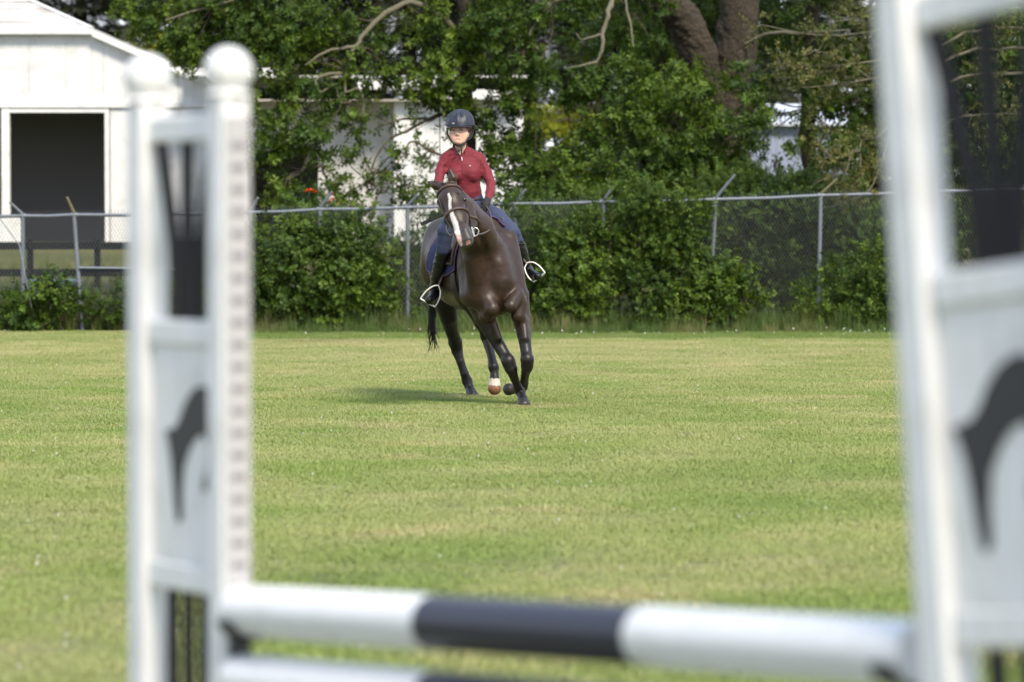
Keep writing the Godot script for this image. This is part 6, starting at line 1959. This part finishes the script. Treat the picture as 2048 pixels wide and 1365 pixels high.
	s = Shape.new()
	for k in 3:
		s.box(Transform3D(Basis(Vector3(0, 0, 1), 0.5 - k * 0.5), (Vector3(-0.5113, 2.4006, -29.372) + Vector3(0.0065 * k, 0, 0)) + Vector3(0, 0, 0.004)), Vector3(0.004, 0.012, 0.004), 0.001)
	part("helmet_badge", s.done(), mats["badge"], helmet)
	for strap in [[Vector3(-0.5602, 2.3649, -29.46), Vector3(-0.5557, 2.313, -29.45), Vector3(-0.5296, 2.2607, -29.43), Vector3(-0.495, 2.2218, -29.42), Vector3(-0.4561, 2.2064, -29.41)], [Vector3(-0.3452, 2.3576, -29.5), Vector3(-0.3621, 2.2964, -29.47), Vector3(-0.3918, 2.2521, -29.43), Vector3(-0.4217, 2.2172, -29.41), Vector3(-0.4561, 2.2064, -29.41)], [Vector3(-0.3375, 2.3429, -29.58), Vector3(-0.3456, 2.2982, -29.53), Vector3(-0.3751, 2.2619, -29.47)], [Vector3(-0.4388, 2.2085, -29.405), Vector3(-0.4344, 2.1654, -29.4), Vector3(-0.4344, 2.1266, -29.395)], [Vector3(-0.4475, 2.1742, -29.41), Vector3(-0.4732, 2.1526, -29.405), Vector3(-0.4861, 2.1396, -29.4)]]:
		s = Shape.new()
		s.tube(spline(strap, 4), 0.0072, 6)
		part("chin_strap", s.done(), mats["strap"], helmet)

	# riding crop in the far hand
	var crop := thing("riding_crop", "thin black riding crop sticking out behind the rider's hand", "riding crop")
	s = Shape.new()
	s.tube([Vector3(-0.49, 1.6576, -28.86), Vector3(-0.5693, 1.6166, -29.02), Vector3(-0.6935, 1.5669, -29.24)], [0.009, 0.006, 0.005], 6)
	part("shaft", s.done(), mats["strap"], crop)
	s = Shape.new()
	s.box(Transform3D(Basis(Vector3(0, 0, 1), 0.42), Vector3(-0.7383, 1.5523, -29.32)), Vector3(0.10, 0.032, 0.008), 0.003)
	part("flap", s.done(), mats["strap"], crop)


# ---------------------------------------------------------------- show jump close to the camera

const POST := 0.070
const SPAN := 0.365
const TALL := 1.702


func fan_slat(parent: Node, mirror: float) -> void:
	var line := [Vector2(0.066, 1.613), Vector2(0.076, 1.580), Vector2(0.086, 1.540), Vector2(0.097, 1.497), Vector2(0.108, 1.455), Vector2(0.118, 1.415), Vector2(0.130, 1.365), Vector2(0.138, 1.320), Vector2(0.143, 1.270), Vector2(0.145, 1.227)]
	var outline := PackedVector2Array()
	for side in [-1.0, 1.0]:
		for p in line:
			outline.append(Vector2(0.184 + (p.x - 0.184) * mirror + 0.0155 * side, p.y))
		line.reverse()
	var s := Shape.new()
	s.plate(Transform3D.IDENTITY, outline, 0.016)
	part("fan_slat", s.done(), mats["black paint"], parent)


func standard(label: String, at: Transform3D, inner_right: bool) -> void:
	var t := thing("jump_standard", label, "jump standard", Vector3.ZERO, "standards of the show jump")
	t.transform = at
	var white: Material = mats["white paint"]
	for u in [0.0, SPAN]:
		var post := box_part("post", Vector3(POST, TALL + 0.02, POST), here(u, (TALL - 0.02) * 0.5, 0), white, t, 0.006)
		var s := Shape.new()
		var ball := [Vector2(0.047, 0.0), Vector2(0.048, 0.008), Vector2(0.034, 0.012), Vector2(0.028, 0.018)]
		for k in 12:
			var a := -1.0 + (PI / 2 + 1.0) * k / 11.0
			ball.append(Vector2(maxf(cos(a) * 0.052, 0.0003), 0.060 + sin(a) * 0.052 - 0.008))
		s.lathe(here(u, TALL + 0.001, 0), ball, 28)
		part("ball_cap", s.done(), white, t)
		s = Shape.new()
		s.box(here(u, 0.045, 0), Vector3(0.07, 0.085, 0.74), 0.01)
		part("foot", s.done(), white, t)
		if (u > 0.1) == inner_right:
			# the strip of pin holes for the cups
			var face := POST * 0.5 * (1.0 if inner_right else -1.0)
			var strip := box_part("hole_strip", Vector3(0.006, 1.30, 0.056), here(u + face + 0.0035 * signf(face), 0.36 + 0.65, 0), mats["strip"], t, 0.002)
			for k in 27:
				var hole := Shape.new()
				hole.lathe(Transform3D(Basis(Vector3(0, 0, 1), -PI / 2 * signf(face)).scaled(Vector3(1, 0.55, 1.25)), Vector3.ZERO), [Vector2(0.0145, -0.001), Vector2(0.0145, 0.0015), Vector2(0.0, 0.0015)], 12)
				var o := part("pin_hole", hole.done(), mats["hole"], strip)
				o.position = Vector3(0.0042 * signf(face), -0.62 + k * 0.0465, 0)
	var wide := SPAN - POST - 0.004
	for row in [["top_rail", 1.640, 0.058, 0.032], ["middle_rail", 1.200, 0.056, 0.036], ["lower_rail", 0.672, 0.060, 0.036], ["base_rail", 0.16, 0.07, 0.045]]:
		box_part(row[0], Vector3(wide, row[2], row[3]), here(SPAN * 0.5, row[1], 0), white, t, 0.006)
	box_part("panel", Vector3(wide, 0.466, 0.014), here(SPAN * 0.5, 0.937, 0), white, t, 0.002)
	for side in [1.0, -1.0]:
		var o := PackedVector2Array([Vector2(0.275, 1.088), Vector2(0.245, 1.086), Vector2(0.214, 1.072), Vector2(0.186, 1.046), Vector2(0.163, 1.012), Vector2(0.143, 0.994), Vector2(0.096, 0.984), Vector2(0.112, 0.964), Vector2(0.124, 0.930), Vector2(0.133, 0.880), Vector2(0.142, 0.822), Vector2(0.150, 0.796), Vector2(0.159, 0.788), Vector2(0.170, 0.801), Vector2(0.171, 0.862), Vector2(0.180, 0.912), Vector2(0.204, 0.950), Vector2(0.236, 0.977), Vector2(0.268, 0.986), Vector2(0.290, 0.960), Vector2(0.286, 0.915), Vector2(0.266, 0.880), Vector2(0.272, 0.862), Vector2(0.300, 0.868), Vector2(0.322, 0.910), Vector2(0.328, 0.970), Vector2(0.322, 1.035), Vector2(0.304, 1.072)])
		var s := Shape.new()
		s.plate(here(0.0 if inner_right else -0.042, 0, side * 0.0095), o, 0.004)
		part("horse_head_emblem", s.done(), mats["emblem"], t)
	for mirror in [1.0, 0.0, -1.0]:
		fan_slat(t, mirror)
	for u in [0.112, 0.183, 0.254]:
		box_part("lower_slat", Vector3(0.034, 0.444, 0.016), here(u, 0.418, 0), mats["black paint"], t, 0.003)


func jump_pole(label: String, a: Vector3, b: Vector3) -> void:
	var t := thing("jump_pole", label, "jump pole", Vector3.ZERO, "poles of the show jump")
	var cuts := [0.0, 0.345, 0.659, 1.0]
	for k in 3:
		var s := Shape.new()
		var p := a.lerp(b, cuts[k])
		var q := a.lerp(b, cuts[k + 1])
		var d := (q - p).normalized() * 0.006
		s.tube([p, p + d, q - d, q], [0.0515, 0.0535, 0.0535, 0.0515] if k != 1 else 0.0535, 32)
		part("white_stripe" if k % 2 == 0 else "navy_stripe", s.done(), mats["pole white"] if k % 2 == 0 else mats["pole navy"], t)


func cup(label: String, at: Vector3, way: Vector3) -> void:
	var t := thing("jump_cup", label, "jump cup", Vector3.ZERO, "cups holding the poles")
	var y := Vector3.UP
	var z := way.cross(y).normalized()
	t.transform = Transform3D(Basis(way, y, z), at)
	var rows := []
	for e in [0.004, 0.062]:
		var row := []
		for k in 13:
			var g := lerpf(-1.25, 1.25, k / 12.0)
			row.append(Vector3(e, -cos(g) * 0.058, sin(g) * 0.058))
		rows.append(row)
	var s := Shape.new()
	s.sheet(rows)
	var outer := []
	for r in rows:
		var row := []
		for p in r:
			row.append(p * Vector3(1, 1.07, 1.07))
		outer.append(row)
	s.sheet(outer, true)
	part("cradle", s.done(), mats["cup metal"], t)
	box_part("back_plate", Vector3(0.005, 0.10, 0.05), here(0.0035, -0.05, 0), mats["cup metal"], t, 0.001)


func build_jump() -> void:
	var up := Vector3.UP
	var near_left := Vector3(-0.5978, 0.9566, -7.2)
	var side := WING.cross(up).normalized()
	var basis := Basis(WING, up, side)
	standard("white wing standard with ball caps and hole strip on the left", Transform3D(basis, Vector3(near_left.x, 0.0, near_left.z) - WING * SPAN), true)
	# the near standard stands on a bump and leans
	var lean := deg_to_rad(6.2)
	var along := WING * cos(lean) + up * sin(lean)
	var upright := up * cos(lean) - WING * sin(lean)
	standard("white wing standard cut off by the right edge, leaning inwards", Transform3D(Basis(along, upright, side), Vector3(0.722, 0.122, -5.27)), false)

	var a := Vector3(near_left.x, 0.62, near_left.z) + WING * (POST * 0.5 + 0.008)
	var b := Vector3(0.6523, 0.7408, -5.42)
	jump_pole("upper white and navy striped pole across the jump", a, b)
	var drop := Vector3(0, -0.147, 0)
	jump_pole("lower white and navy striped pole at the bottom edge", a + drop, b + drop)
	var back := (a - b).normalized()
	cup("cup holding the upper pole on the left standard", a + Vector3(0, 0.002, 0), WING)
	cup("cup holding the lower pole on the left standard", a + drop + Vector3(0, 0.002, 0), WING)
	cup("cup holding the upper pole on the right standard", b + Vector3(0, 0.002, 0), -WING)
	cup("cup holding the lower pole on the right standard", b + drop + Vector3(0, 0.002, 0), -WING)
